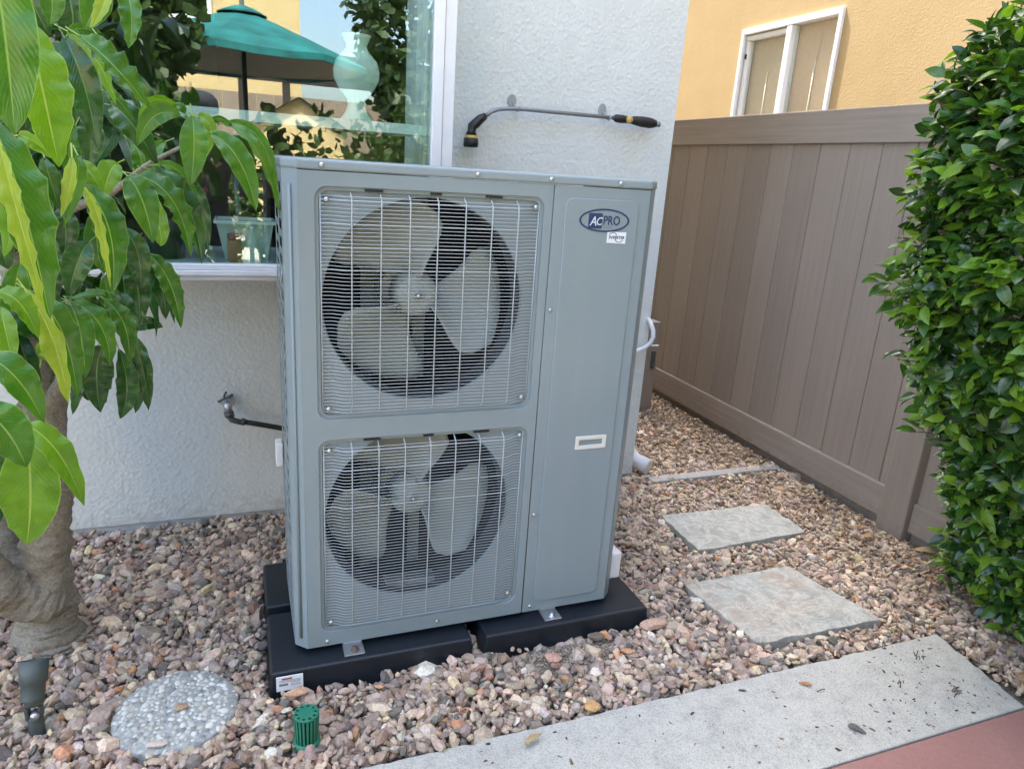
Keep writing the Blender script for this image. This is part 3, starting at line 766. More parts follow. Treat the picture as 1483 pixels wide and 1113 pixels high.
# ------------------------------------------------------------------ spotlight, drain cap, round stepping stone, flagstones
sp = thing('landscape_light', 'dark bronze landscape spotlight standing in the gravel at far left', 'garden light', (-.612, -.03, G))
cx_, cy_ = -.616, -.03
tilt = Vector((.03, .60, 1)).normalized()
MB().lathe([(.0245, .0), (.0250, .036), (.0285, .038), (.0305, .088), (.0282, .088), (.0255, .042), (0, .040)], (cx_, cy_, .012), 28, tilt).build('shade', 'bronze_green', sp)
MB().lathe([(0, 0), (.0175, 0), (.0205, .012), (.0205, .02)], (cx_ + .001, cy_ - .001, -.006), 20, tilt).build('collar', 'bronze_green', sp)
boxes('yoke', 'bronze_green', sp, (cx_ - .017, cx_ - .009, cy_ - .012, cy_ + .012, -.035, -.004), (cx_ + .010, cx_ + .017, cy_ - .012, cy_ + .012, -.035, -.004), bevel=.002)
MB().lathe([(0, -.002), (.009, 0), (.010, .006), (.010, .02)], (cx_ + .004, cy_ - .02, -.022), 14, (0, 1, 0)).build('knob', 'galvanised', sp)
MB().lathe([(.0165, 0), (.0165, .05), (.014, .055), (0, .055)], (cx_, cy_, -.085), 20).build('stem', 'bronze_green', sp)

dc = thing('drain_cap', 'green slotted plastic drain cap poking out of the gravel', 'drain', (-.026, -.25, G))
dx_, dy_ = -.0265, -.25
for i in range(20):
    a = 2 * math.pi * i / 20
    c, s_ = math.cos(a), math.sin(a); t_ = Vector((-s_, c, 0)) * .0024
    p0, p1 = Vector((dx_ + .0235 * c, dy_ + .0235 * s_, -.056)), Vector((dx_ + .0265 * c, dy_ + .0265 * s_, .012))
    n_ = Vector((c, s_, 0)) * .003
    MB().add([p0 - t_ - n_, p0 + t_ - n_, p0 + t_ + n_, p0 - t_ + n_, p1 - t_ - n_, p1 + t_ - n_, p1 + t_ + n_, p1 - t_ + n_],
             [(3, 2, 1, 0), (4, 5, 6, 7), (0, 1, 5, 4), (1, 2, 6, 5), (2, 3, 7, 6), (3, 0, 4, 7)]).build('rib', 'drain_green', dc)
me = plate([circ(0, 0, .0285, 40)] + [[(x + (.0215) * math.cos(2 * math.pi * i / 10), z + .0215 * math.sin(2 * math.pi * i / 10)) for x, z in circ(0, 0, .0034, 12)] for i in range(10)], .006, 0, .0012)
me.transform(Matrix.Rotation(R(-90), 4, 'X')); me.transform(Matrix.Translation((dx_, dy_, .017)))
put('top', me, 'drain_green', dc)
MB().lathe([(.026, -.085), (.031, -.068), (.031, -.058), (.020, -.054), (.02, -.085)], (dx_, dy_, 0), 32).build('flange', 'drain_green', dc)
MB().lathe([(.012, -.09), (.012, .010)], (dx_, dy_, 0), 16).build('core', 'dark_inside', dc)

rs = thing('stepping_stone', 'round exposed pebble stepping stone in the gravel', 'stepping stone', (-.318, -.058, -.1), 'stepping stones')
RX, RY, RR = -.318, -.058, .142
MB().lathe([(0, -.060), (.06, -.060), (.115, -.0605), (.136, -.063), (RR, -.070), (RR, -.12)], (RX, RY, 0), 64).build('disc', 'cement_matrix', rs)

def slab(lab, pts, top, mat, seed):
    r_ = random.Random(seed)
    o = thing('stepping_stone', lab, 'stepping stone', (sum(p[0] for p in pts) / 4, sum(p[1] for p in pts) / 4, -.1), 'stepping stones')
    out = []
    for i in range(4):
        a, b = Vector(pts[i]), Vector(pts[(i + 1) % 4]); n = 14
        nrm = Vector((b.y - a.y, a.x - b.x)).normalized()
        for k_ in range(n):
            q = a.lerp(b, k_ / n) + nrm * (r_.uniform(-.004, .004) if k_ else -.006)
            out.append((q.x, q.y))
    cx = sum(p[0] for p in out) / len(out); cy = sum(p[1] for p in out) / len(out)
    n = len(out); vs = []
    rings = [(1.0, -.10), (1.0, top - .003), (.997, top)]
    for s_, z in rings: vs += [(cx + (x - cx) * s_, cy + (y - cy) * s_, z) for x, y in out]
    rr = 3
    fs = [(i * n + k_, i * n + (k_ + 1) % n, (i + 1) * n + (k_ + 1) % n, (i + 1) * n + k_) for i in range(rr - 1) for k_ in range(n)]
    fs.append(tuple((rr - 1) * n + k_ for k_ in range(n)))
    MB().add(vs, fs).build('slab', mat, o)
    return o
TZ = -.055
slabA = [tuple(at(u, v, 2, TZ))[:2] for u, v in ((1013, 797), (1168, 769), (1108, 729), (957, 746))]
slabB = [tuple(at(u, v, 2, TZ))[:2] for u, v in ((1098, 931), (1277, 896), (1140, 818), (991, 846))]
slab('square grey flagstone farther from the walk, nearer the concrete edging', slabA, TZ, 'flagstone_grey', 1)
slab('square tan flagstone nearest the concrete walk', slabB, TZ, 'flagstone_tan', 2)

# ------------------------------------------------------------------ stones
def ico(sub):
    bm = bmesh.new(); bmesh.ops.create_icosphere(bm, subdivisions=sub, radius=1.0)
    v = np.array([q.co[:] for q in bm.verts]); f = np.array([[q.index for q in p.verts] for p in bm.faces]); bm.free(); return v, f
def rocks(n, sub, seed, cuts=(12, 17), d=(.36, .66), scale=(1.30, 1.06, .80)):
    r_ = np.random.default_rng(seed); v0, f0 = ico(sub); out = []
    for _ in range(n):
        v = v0.copy()
        for _c in range(r_.integers(*cuts)):
            nn = r_.normal(size=3); nn /= np.linalg.norm(nn); dd = r_.uniform(*d)
            ov = v @ nn - dd; v = np.where((ov > 0)[:, None], v - nn * ov[:, None], v)
        v *= np.array(scale) * r_.uniform(.8, 1.2, 3); v += r_.normal(scale=.02, size=v.shape)
        out.append(v)
    return out, f0
def hulls(n, npts, seed, scale=(1.04, .84, .62)):
    """crushed stone: convex lumps of a few flat faces, every one with the same number of points and faces"""
    r_ = np.random.default_rng(seed); shp, fcs = [], []
    while len(shp) < n:
        p = r_.normal(size=(npts, 3)); p /= np.linalg.norm(p, axis=1)[:, None]
        for _ in range(4):                                        # spread the points a little
            d = p[:, None] - p[None]; q = (d * d).sum(-1) + np.eye(npts); p = p + .035 * (d / (q ** 1.5)[..., None]).sum(1); p /= np.linalg.norm(p, axis=1)[:, None]
        bm = bmesh.new(); vs = [bm.verts.new(q) for q in p]; bm.verts.index_update()
        bmesh.ops.convex_hull(bm, input=vs)
        f = [[q.index for q in fa.verts] for fa in bm.faces]; ok = len(f) == 2 * npts - 4 and all(len(q) == 3 for q in f); bm.free()
        if ok:
            shp.append(p * np.array(scale) * r_.uniform(.66, 1.34, 3)); fcs.append(f)
    return shp, np.array(fcs)
def rot_mats(n, r_, tilt=1.0):
    a = r_.uniform(0, 2 * np.pi, n); b = r_.normal(0, .55 * tilt, n); c = r_.normal(0, .55 * tilt, n)
    ca, sa, cb, sb, cc, sc = np.cos(a), np.sin(a), np.cos(b), np.sin(b), np.cos(c), np.sin(c)
    Z = np.zeros(n); O = np.ones(n)
    Rz = np.stack([np.stack([ca, -sa, Z], -1), np.stack([sa, ca, Z], -1), np.stack([Z, Z, O], -1)], 1)
    Rx = np.stack([np.stack([O, Z, Z], -1), np.stack([Z, cb, -sb], -1), np.stack([Z, sb, cb], -1)], 1)
    Ry = np.stack([np.stack([cc, Z, sc], -1), np.stack([Z, O, Z], -1), np.stack([-sc, Z, cc], -1)], 1)
    return Rz @ Rx @ Ry
def scatter_mesh(name, pos, size, mats, shapes, faces, tone, r_):
    k_ = r_.integers(0, len(shapes), len(pos)); sh_ = np.array(shapes)[k_]
    V = np.einsum('nij,nvj->nvi', mats, sh_ * size[:, None, None] if size.ndim == 1 else sh_ * size[:, None, :]) + pos[:, None, :]
    n, nv = V.shape[:2]; fv = faces.shape[-1]
    F = ((faces[k_] if faces.ndim == 3 else faces[None]) + (np.arange(n) * nv)[:, None, None]).reshape(-1, fv)
    me = bpy.data.meshes.new(name)
    me.vertices.add(n * nv); me.vertices.foreach_set('co', V.reshape(-1).astype(np.float32))
    me.loops.add(F.size); me.loops.foreach_set('vertex_index', F.reshape(-1).astype(np.int32))
    me.polygons.add(len(F)); me.polygons.foreach_set('loop_start', np.arange(0, F.size, fv, dtype=np.int32))
    me.update(calc_edges=True); me.shade_flat()
    at_ = me.attributes.new('tone', 'FLOAT_COLOR', 'POINT')
    c4 = np.concatenate([np.repeat(tone, nv, 0), np.ones((n * nv, 1))], 1)
    at_.data.foreach_set('color', c4.reshape(-1).astype(np.float32))
    return me
PAL = np.array([(.37, .285, .235), (.28, .22, .19), (.43, .34, .265), (.56, .50, .43), (.49, .37, .28), (.15, .135, .12), (.30, .20, .15), (.44, .23, .13), (.38, .31, .28), (.50, .42, .27)])
PL = np.array([.24, .20, .17, .028, .10, .08, .09, .02, .065, .02])
PRR = np.array([.22, .08, .29, .045, .21, .04, .08, .02, .02, .04])
def tones(n, wgt, r_):
    t_ = PAL[r_.choice(len(PAL), n, p=wgt / wgt.sum())] * r_.uniform(.78, 1.42, (n, 1)) * r_.uniform(.95, 1.05, (n, 3)) * np.array([1.09, 1.095, 1.02])
    return np.clip(t_, 0, .85)
def inpoly(x, y, poly):
    ins = np.zeros(len(x), bool); n = len(poly)
    for i in range(n):
        (x1, y1), (x2, y2) = poly[i], poly[(i + 1) % n]
        c = ((y1 > y) != (y2 > y)) & (x < (x2 - x1) * (y - y1) / (y2 - y1 + 1e-12) + x1); ins ^= c
    return ins
def grow(poly, g_):
    cx = sum(p[0] for p in poly) / len(poly); cy = sum(p[1] for p in poly) / len(poly)
    return [(cx + (x - cx) * (1 + g_ / max(abs(x - cx), .05)), cy + (y - cy) * (1 + g_ / max(abs(y - cy), .05))) for x, y in poly]
def allowed(x, y, mrg):
    ok = (y > -.362 + mrg) | (x > 1.893 + mrg)
    ok &= ~((x > -7) & (x < WX + .0) & (y > WY - mrg * .3))
    ok &= (x < 2.32) & (y > -.68)
    for x0, x1, y0, y1, _ in pads: ok &= ~((x > x0 - mrg * .7) & (x < x1 + mrg * .7) & (y > y0 - mrg * .7) & (y < y1 + mrg * .7))
    for pl_ in (slabA, slabB): ok &= ~inpoly(x, y, grow(pl_, mrg * .55))
    ok &= ((x - RX) ** 2 + (y - RY) ** 2) > (RR + mrg * .2) ** 2
    ok &= ((x + .026) ** 2 + (y + .25) ** 2) > (.024 + mrg * .5) ** 2
    ok &= ((x + .6105) ** 2 + (y + .03) ** 2) > (.016 + mrg * .5) ** 2
    ok &= ((x + .66) ** 2 + (y - .33) ** 2) > (.078) ** 2
    return ok
def grid_pts(x0, x1, y0, y1, step, r_, keep=1.0):
    xs, ys = np.meshgrid(np.arange(x0, x1, step), np.arange(y0, y1, step))
    x = xs.ravel() + r_.uniform(-.5, .5, xs.size) * step; y = ys.ravel() + r_.uniform(-.5, .5, xs.size) * step
    k_ = r_.uniform(size=x.size) < keep
    return x[k_], y[k_]
shp_hi, fc_hi = hulls(40, 15, 3)
def gravel(name, x0, x1, y0, y1, step, s0, s1, layers, wgt, seed, shapes, faces, flat=.62, mask=None):
    r_ = np.random.default_rng(seed); PX, PY, PZ, SZ = [], [], [], []
    for lz, keep in layers:
        x, y = grid_pts(x0, x1, y0, y1, step, r_, keep)
        sz = s0 * np.exp(r_.normal(0, s1, x.size))
        ok = np.array(allowed(x, y, 0.0)) & np.where(lz > -.08, allowed(x, y, .012), allowed(x, y, .006))
        dirt = np.exp(-(((x - .68) / .18) ** 2 + ((y + .13) / .058) ** 2))
        ok &= r_.uniform(size=x.size) > dirt * .95
        if mask is not None: ok &= mask(x, y, r_)
        x, y, sz = x[ok], y[ok], sz[ok]
        PX.append(x); PY.append(y); SZ.append(sz); PZ.append(lz + r_.uniform(-.005, .006, x.size) + .006 * np.sin(x * 9 + 1) * np.sin(y * 11) )
    x, y, z, sz = map(np.concatenate, (PX, PY, PZ, SZ)); n = len(x)
    size = sz[:, None] * np.stack([np.ones(n), r_.uniform(.65, 1, n), np.ones(n)], 1) * .5
    me = scatter_mesh(name, np.stack([x, y, z], 1), size, rot_mats(n, r_), shapes, faces, tones(n, wgt, r_), r_)
    return put(name, me, 'stone_mix')
LAY = [(-.088, 1.0), (-.077, .95), (-.067, .60)]
def zmask(lo, hi):
    def f(x, y, r_):
        q = np.clip((x - 1.05) / .5 + r_.normal(0, .15, x.size), 0, 1)
        return (q < .5) if lo else (q >= .5)
    return f
tag(gravel('gravel', -1.75, 1.75, -.40, .93, .0188, .0256, .36, LAY, PL, 11, shp_hi, fc_hi, mask=zmask(1, 0)), None, None, None, 'stuff')
tag(gravel('gravel', .75, 2.32, -.68, .95, .0170, .0228, .34, LAY, PRR, 12, shp_hi, fc_hi, mask=zmask(0, 1)), None, None, None, 'stuff')
shp_lo, fc_lo = hulls(24, 11, 5)
tag(gravel('gravel', WX - .02, 2.33, .9, 3.3, .0205, .0265, .28, LAY, PRR * np.array([.6, .5, 1, 1.4, 1.2, 1, 1.3, .6, .6, 1.5]), 13, shp_lo, fc_lo), None, None, None, 'stuff')
# bark chips and dry leaf scraps near the fence and hedge
r_ = np.random.default_rng(21); n = 3200
x = 2.30 - np.abs(r_.exponential(.24, n)); y = r_.uniform(-.68, 3.0, n); k_ = allowed(x, y, .01) & (x > 1.2); x, y = x[k_], y[k_]; n = len(x)
CP = np.array([(.30, .20, .11), (.20, .125, .075), (.42, .30, .16), (.50, .40, .24), (.14, .09, .06), (.36, .28, .19)])
cs = r_.uniform(.014, .042, n)
me = scatter_mesh('bark_litter', np.stack([x, y, np.full(n, -.058) + r_.uniform(-.005, .008, n)], 1), np.stack([cs * .5, cs * r_.uniform(.12, .30, n), cs * r_.uniform(.05, .14, n)], 1),
                  rot_mats(n, r_, .45), shp_lo, fc_lo, CP[r_.integers(0, 6, n)] * r_.uniform(.8, 1.2, (n, 1)), r_)
tag(put('bark_litter', me, 'litter_mix'), None, None, None, 'stuff')
# fine grit: bare earth crumbs in the dirt patch
n = 2600; x = r_.normal(.68, .15, n); y = r_.normal(-.13, .05, n); k_ = allowed(x, y, .004); x, y = x[k_], y[k_]; n = len(x)
z = np.array([soil_h(a, b) for a, b in zip(x, y)]) + .002
me = scatter_mesh('earth_crumbs', np.stack([x, y, z], 1), np.abs(r_.normal(.0032, .0016, n)) + .001, rot_mats(n, r_), shp_lo, fc_lo, np.array([[.27, .225, .17]]) * r_.uniform(.6, 1.5, (n, 1)), r_)
tag(put('earth_crumbs', me, 'litter_mix'), None, None, None, 'stuff')
# debris on the walk
n = 230; x = r_.normal(1.68, .14, n); y = r_.uniform(-.67, -.375, n); x[:130] = r_.uniform(.3, 1.8, 130)
k_ = x < 1.84; x, y = x[k_], y[k_]; n = len(x); cs = np.abs(r_.normal(.007, .005, n)) + .002
me = scatter_mesh('walk_debris', np.stack([x, y, np.full(n, -.0625)], 1), np.stack([cs * r_.uniform(.25, .6, n), cs * r_.uniform(.15, .35, n), cs * .14], 1), rot_mats(n, r_, .2), shp_lo, fc_lo, CP[r_.integers(0, 6, n)] * r_.uniform(.35, .7, (n, 1)), r_)
tag(put('walk_debris', me, 'litter_mix'), None, None, None, 'stuff')

# single stones and scraps one can point at
def stone(u, v, z, s, col, lab, seed, name='stone', flat=.65, cat='stone', rotz=0., sub=3):
    shp, fcs = rocks(1, sub, seed, (8, 12), (.55, .85)); vv = shp[0] * np.array(s) * .5
    p = at(u, v, 2, z)
    a = R(rotz); vv = vv @ np.array([[math.cos(a), math.sin(a), 0], [-math.sin(a), math.cos(a), 0], [0, 0, 1]])
    me = scatter_mesh(name, np.zeros((1, 3)), np.ones(1), np.eye(3)[None], [vv], fcs, np.array([col]), np.random.default_rng(0))
    return tag(put(name, me, 'stone_mix', loc=p), lab, cat)
stone(800, 952, -.056, (.046, .046, .034), (.50, .30, .22), 'rounded salmon stone lying in the bare dirt patch', 1)
stone(263, 1022, -.052, (.030, .026, .016), (.40, .28, .17), 'tan stone near the middle of the round pebble stepping stone', 2)
stone(228, 1077, -.056, (.040, .028, .018), (.56, .47, .40), 'pale pink stone near the lower rim of the round stepping stone', 3)
stone(862, 921, -.052, (.050, .038, .030), (.17, .14, .10), 'dark brown stone against the front of the right black pad', 4)
stone(945, 905, -.048, (.070, .05, .05), (.52, .34, .24), 'big orange tan stone at the corner of the right black pad', 5)
stone(1240, 1053, -.058, (.044, .022, .012), (.12, .11, .10), 'dark grey bark scrap lying on the concrete walk', 6, 'bark_scrap', cat='bark scrap', rotz=-60)
stone(1166, 989, -.058, (.034, .014, .012), (.42, .21, .09), 'small orange brown scrap lying on the concrete walk', 7, 'leaf_scrap', cat='leaf scrap', rotz=-40)
stone(860, 1022, -.052, (.036, .034, .024), (.52, .31, .13), 'bright orange stone in the gravel near the walk edge', 8)
stone(430, 1000, -.050, (.045, .034, .026), (.52, .33, .20), 'orange stone in the gravel beside the white pad sticker', 9)
for (u, v, s, rz, lab) in ((772, 1070, .05, 20, 'curled yellow dry leaf at the edge of the concrete walk'), (1258, 778, .085, 10, 'brown curled dry leaf at the foot of the fence post'),
                       (1345, 800, .10, -30, 'long yellow dry leaf along the foot of the fence'), (1400, 845, .09, -35, 'yellow dry leaf under the hedge')):
    p = at(u, v, 2, -.050); vs = []
    for i in range(9):
        f = i / 8; hw = .17 * s * math.sin(math.pi * (.08 + .9 * f)) ** .8
        for j in (-1, 0, 1): vs.append(((f - .5) * s, j * hw, .10 * s * j * j + .05 * s * math.sin(f * 4)))
    m = MB().add(vs, [(i * 3 + j, i * 3 + j + 1, i * 3 + j + 4, i * 3 + j + 3) for i in range(8) for j in range(2)], True)
    o = m.build('dry_leaf', 'dry_leaf', None, loc=p); o.rotation_euler = (R(random.uniform(-15, 15)), R(random.uniform(-10, 10)), R(rz))
    o.modifiers.new('s', 'SOLIDIFY').thickness = .0012
    tag(o, lab, 'dry leaf')
for (u, v, seed, lab) in ((1190, 1000, 3, 'thin dry twig on the walk beside the orange brown scrap'), (1385, 1002, 4, 'brown twig cluster on the right end of the concrete walk'), (1330, 950, 5, 'brown twig tuft near the far right corner of the walk'), (1305, 990, 6, 'short dark twig on the walk left of the brown twig cluster')):
    rr_ = random.Random(seed); p = at(u, v, 2, -.060); m = MB()
    for i in range(1 if seed == 3 else (2 if seed == 6 else 6)):
        a = rr_.uniform(-.5, .9); L = rr_.uniform(.015, .04)
        q = Vector((rr_.uniform(-.02, .02), rr_.uniform(-.012, .012), 0)) if seed not in (3, 6) else Vector((0, .004 * i, 0))
        m.tube([q - Vector((math.cos(a), math.sin(a), 0)) * L / 2, q + Vector((0, .003, rr_.uniform(0, .006))), q + Vector((math.cos(a + .4), math.sin(a + .4), .05)) * L / 2], .0013, 5)
    tag(m.build('twig', 'twig_bark', None, loc=p), lab, 'twig')

# pebbles set in the round stepping stone
shp_p, fc_p = rocks(6, 2, 8, (2, 5), (.7, .95), (1, .85, .62))
PEB = []
for i, v in enumerate(shp_p):
    for j, c in enumerate(((.50, .51, .46), (.68, .68, .61), (.28, .29, .265), (.54, .51, .42))):
        me = scatter_mesh('pebble', np.zeros((1, 3)), np.ones(1), np.eye(3)[None], [v], fc_p, np.array([c]), np.random.default_rng(0))
        me.materials.append(M['stone_mix']); me.shade_smooth(); PEB.append(me)
r2 = random.Random(5); pts = []
tries = 0
while len(pts) < 296 and tries < 40000:
    tries += 1
    a = r2.uniform(0, 2 * math.pi); r = RR * .965 * math.sqrt(r2.random()); s = r2.uniform(.0050, .0108)
    x, y = RX + r * math.cos(a), RY + r * math.sin(a)
    if all((x - q[0]) ** 2 + (y - q[1]) ** 2 > (.80 * (s + q[2])) ** 2 for q in pts): pts.append((x, y, s))
wts = [.34, .36, .16, .14]
base = Vector(WL[rs.name])
for x, y, s in pts:
    me = PEB[r2.randrange(6) * 4 + r2.choices(range(4), wts)[0]]
    o = link(bpy.data.objects.new('pebble', me)); o.parent = rs
    rr0 = math.hypot(x - RX, y - RY)
    o.location = Vector((x, y, -.0615 - (.008 * max(0, (rr0 - .118) / .024)))) - base
    o.scale = (s * 1.12, s, s * .9); o.rotation_euler = (r2.uniform(-.2, .2), r2.uniform(-.2, .2), r2.uniform(0, 6.28))

# ------------------------------------------------------------------ leaves
def leaf_geo(B, C, T, width, nrm, roll=0., fold=25., wave=.05, seed=0, nl=16, petiole=.0, shape='lance', curl=0., across=8):
    """a leaf from B over C to T (spine), blade facing nrm, V-folded along the midrib, wavy margin"""
    rr = random.Random(seed); B, C, T = Vector(B), Vector(C), Vector(T)
    ctrl = C * 2 - (B + T) / 2
    ph = rr.uniform(0, 6.28); fq = rr.uniform(3.0, 6.2); ph2 = rr.uniform(0, 6.28)
    XS_ = (-1, -.72, -.36, -.06, .06, .36, .72, 1) if across == 8 else (-1, -.5, 0, .5, 1); vs, uv = [], []
    L = (T - B).length
    for i in range(nl + 1):
        t = i / nl
        p = B.lerp(ctrl, t).lerp(ctrl.lerp(T, t), t)
        tg = ((ctrl - B) * (1 - t) + (T - ctrl) * t).normalized()
        n_ = (Vector(nrm) - tg * tg.dot(Vector(nrm))).normalized()
        sd = tg.cross(n_)
        a = R(roll + curl * (t - .4)); n2 = n_ * math.cos(a) + sd * math.sin(a); sd2 = sd * math.cos(a) - n_ * math.sin(a)
        if shape == 'lance': hw = width * .5 * (math.sin(math.pi * min(1, t ** .86 * .96 + .012)) ** .92 if t < .94 else math.sin(math.pi * (.94 ** .86 * .96 + .012)) ** .92 * max(0, (1 - t) / .06) ** 1.25)
        else: hw = width * .5 * math.sin(math.pi * (t ** .8 * .99 + .008)) ** .9
        hw = max(hw, .0004)
        for x in XS_:
            wv = wave * width * (math.sin(fq * 6.28 * t + ph + (1.7 if x > 0 else 0)) * .7 + .3 * math.sin(fq * 12.1 * t + ph2)) * abs(x) ** 1.8 * math.sin(math.pi * min(1, t * 1.02)) ** .5
            ff = R(fold)
            q = p + sd2 * (x * hw * math.cos(ff)) + n2 * (abs(x) * hw * math.sin(ff) * (1 - .35 * abs(x)) + wv)
            if abs(x) < .1: q -= n2 * .0012
            vs.append(q); uv.append((.5 + x * .5, t))
    k_ = len(XS_)
    fs = [(i * k_ + j, i * k_ + j + 1, (i + 1) * k_ + j + 1, (i + 1) * k_ + j) for i in range(nl) for j in range(k_ - 1)]
    if petiole > 0:
        tg = (ctrl - B).normalized(); m0 = len(vs); rad = max(.0012, width * .018)
        a1 = tg.orthogonal().normalized(); b1 = tg.cross(a1)
        P0 = B - tg * petiole + Vector((0, 0, .0)); P1 = B + tg * L * .03
        for P_ in (P0, P1):
            for q in range(5): vs.append(P_ + (a1 * math.cos(q * 1.2566) + b1 * math.sin(q * 1.2566)) * rad); uv.append((.5, .01))
        fs += [(m0 + q, m0 + (q + 1) % 5, m0 + 5 + (q + 1) % 5, m0 + 5 + q) for q in range(5)]
    me = bpy.data.meshes.new('leaf'); me.from_pydata(vs, [], fs); me.shade_smooth()
    ul = me.uv_layers.new(name='UVMap')
    for lp_ in me.loops: ul.data[lp_.index].uv = uv[lp_.vertex_index]
    return me

# ------------------------------------------------------------------ the large-leaved tree at the left
TB = Vector((-.655, .335, -.09))
tree = thing('tree', 'large leaved tree with a grey trunk at the left of the house wall', 'tree', TB)
def limb(name, pts, rads, n=16, sub=9, seed=1, par=tree, knob=.10):
    """a limb along a smoothed path with uneven girth"""
    rr = random.Random(seed); P_ = [Vector(p) for p in pts]; out, ro = [], []
    for i in range(len(P_) - 1):
        p0, p1, p2, p3 = P_[max(i - 1, 0)], P_[i], P_[i + 1], P_[min(i + 2, len(P_) - 1)]
        for k_ in range(sub):
            t = k_ / sub
            out.append(.5 * ((2 * p1) + (p2 - p0) * t + (2 * p0 - 5 * p1 + 4 * p2 - p3) * t * t + (3 * p1 - p0 - 3 * p2 + p3) * t ** 3))
            ro.append((rads[i] * (1 - t) + rads[i + 1] * t) * (1 + rr.uniform(-knob, knob) * .5))
    out.append(P_[-1]); ro.append(rads[-1])
    m = MB().tube(out, ro, n)
    nv = []
    for i, q in enumerate(m.v):
        q = Vector(q); c = out[min(i // n, len(out) - 1)]; d = q - c
        f = .20 * mnoise.noise(q * 17) + .10 * mnoise.noise(q * 46) + .05 * mnoise.noise(Vector((q.x * 30, q.y * 30, q.z * 130)))
        nv.append(tuple(c + d * (1 + f)))
    m.v = nv
    return m.build(name, 'bark', par)
A = lambda u, v, y: at(u, v, 1, y)
limb('trunk', [(-.664, .325, -.17), (-.662, .33, -.085), (-.660, .332, -.03), (-.654, .336, .03), A(66, 800, .34), A(70, 720, .345), A(66, 640, .35), A(62, 560, .355), A(50, 470, .36), A(30, 380, .36), A(5, 260, .36), A(-30, 120, .36), A(-60, -60, .36)],
     [.150, .098, .074, .066, .058, .053, .052, .050, .047, .044, .040, .034, .026], 36, 16, 3)
limb('limb', [A(85, 872, .315), A(55, 868, .30), A(20, 858, .28), A(-15, 835, .26), A(-60, 790, .24), A(-130, 680, .20), A(-190, 520, .15)], [.048, .056, .056, .054, .048, .042, .034], 30, 14, 4)
limb('limb', [A(62, 850, .36), A(35, 815, .38), A(12, 775, .40), A(-10, 720, .42), A(-40, 630, .44), A(-70, 480, .45)], [.04, .045, .040, .037, .034, .03], 16, 5, 5)
limb('limb', [A(62, 610, .35), A(78, 575, .32), A(92, 545, .28), A(105, 500, .2), A(108, 450, .1), A(98, 437, -.02)], [.026, .022, .018, .012, .008, .005], 12, 4, 6, knob=.06)
limb('branch', [A(30, 380, .36), A(60, 330, .28), A(110, 300, .15), A(150, 285, .05), A(180, 265, -.02), A(208, 242, -.05), A(240, 224, -.08), A(268, 208, -.10), A(285, 180, -.12)], [.016, .013, .010, .008, .006, .0048, .0042, .0038, .003], 10, 4, 7, knob=.05)
limb('branch', [A(5, 260, .36), A(30, 170, .2), A(55, 100, 0), A(75, 58, -.2)], [.014, .011, .008, .005], 10, 4, 8, knob=.05)
limb('branch', [A(-10, 330, .3), A(-5, 250, .0), A(-10, 180, -.4), A(-12, 150, -.6)], [.016, .012, .008, .005], 10, 4, 9, knob=.05)
limb('branch', [A(-20, 560, .35), A(-10, 590, .1), A(10, 605, -.1), A(30, 612, -.25)], [.014, .010, .008, .004], 10, 4, 10, knob=.05)

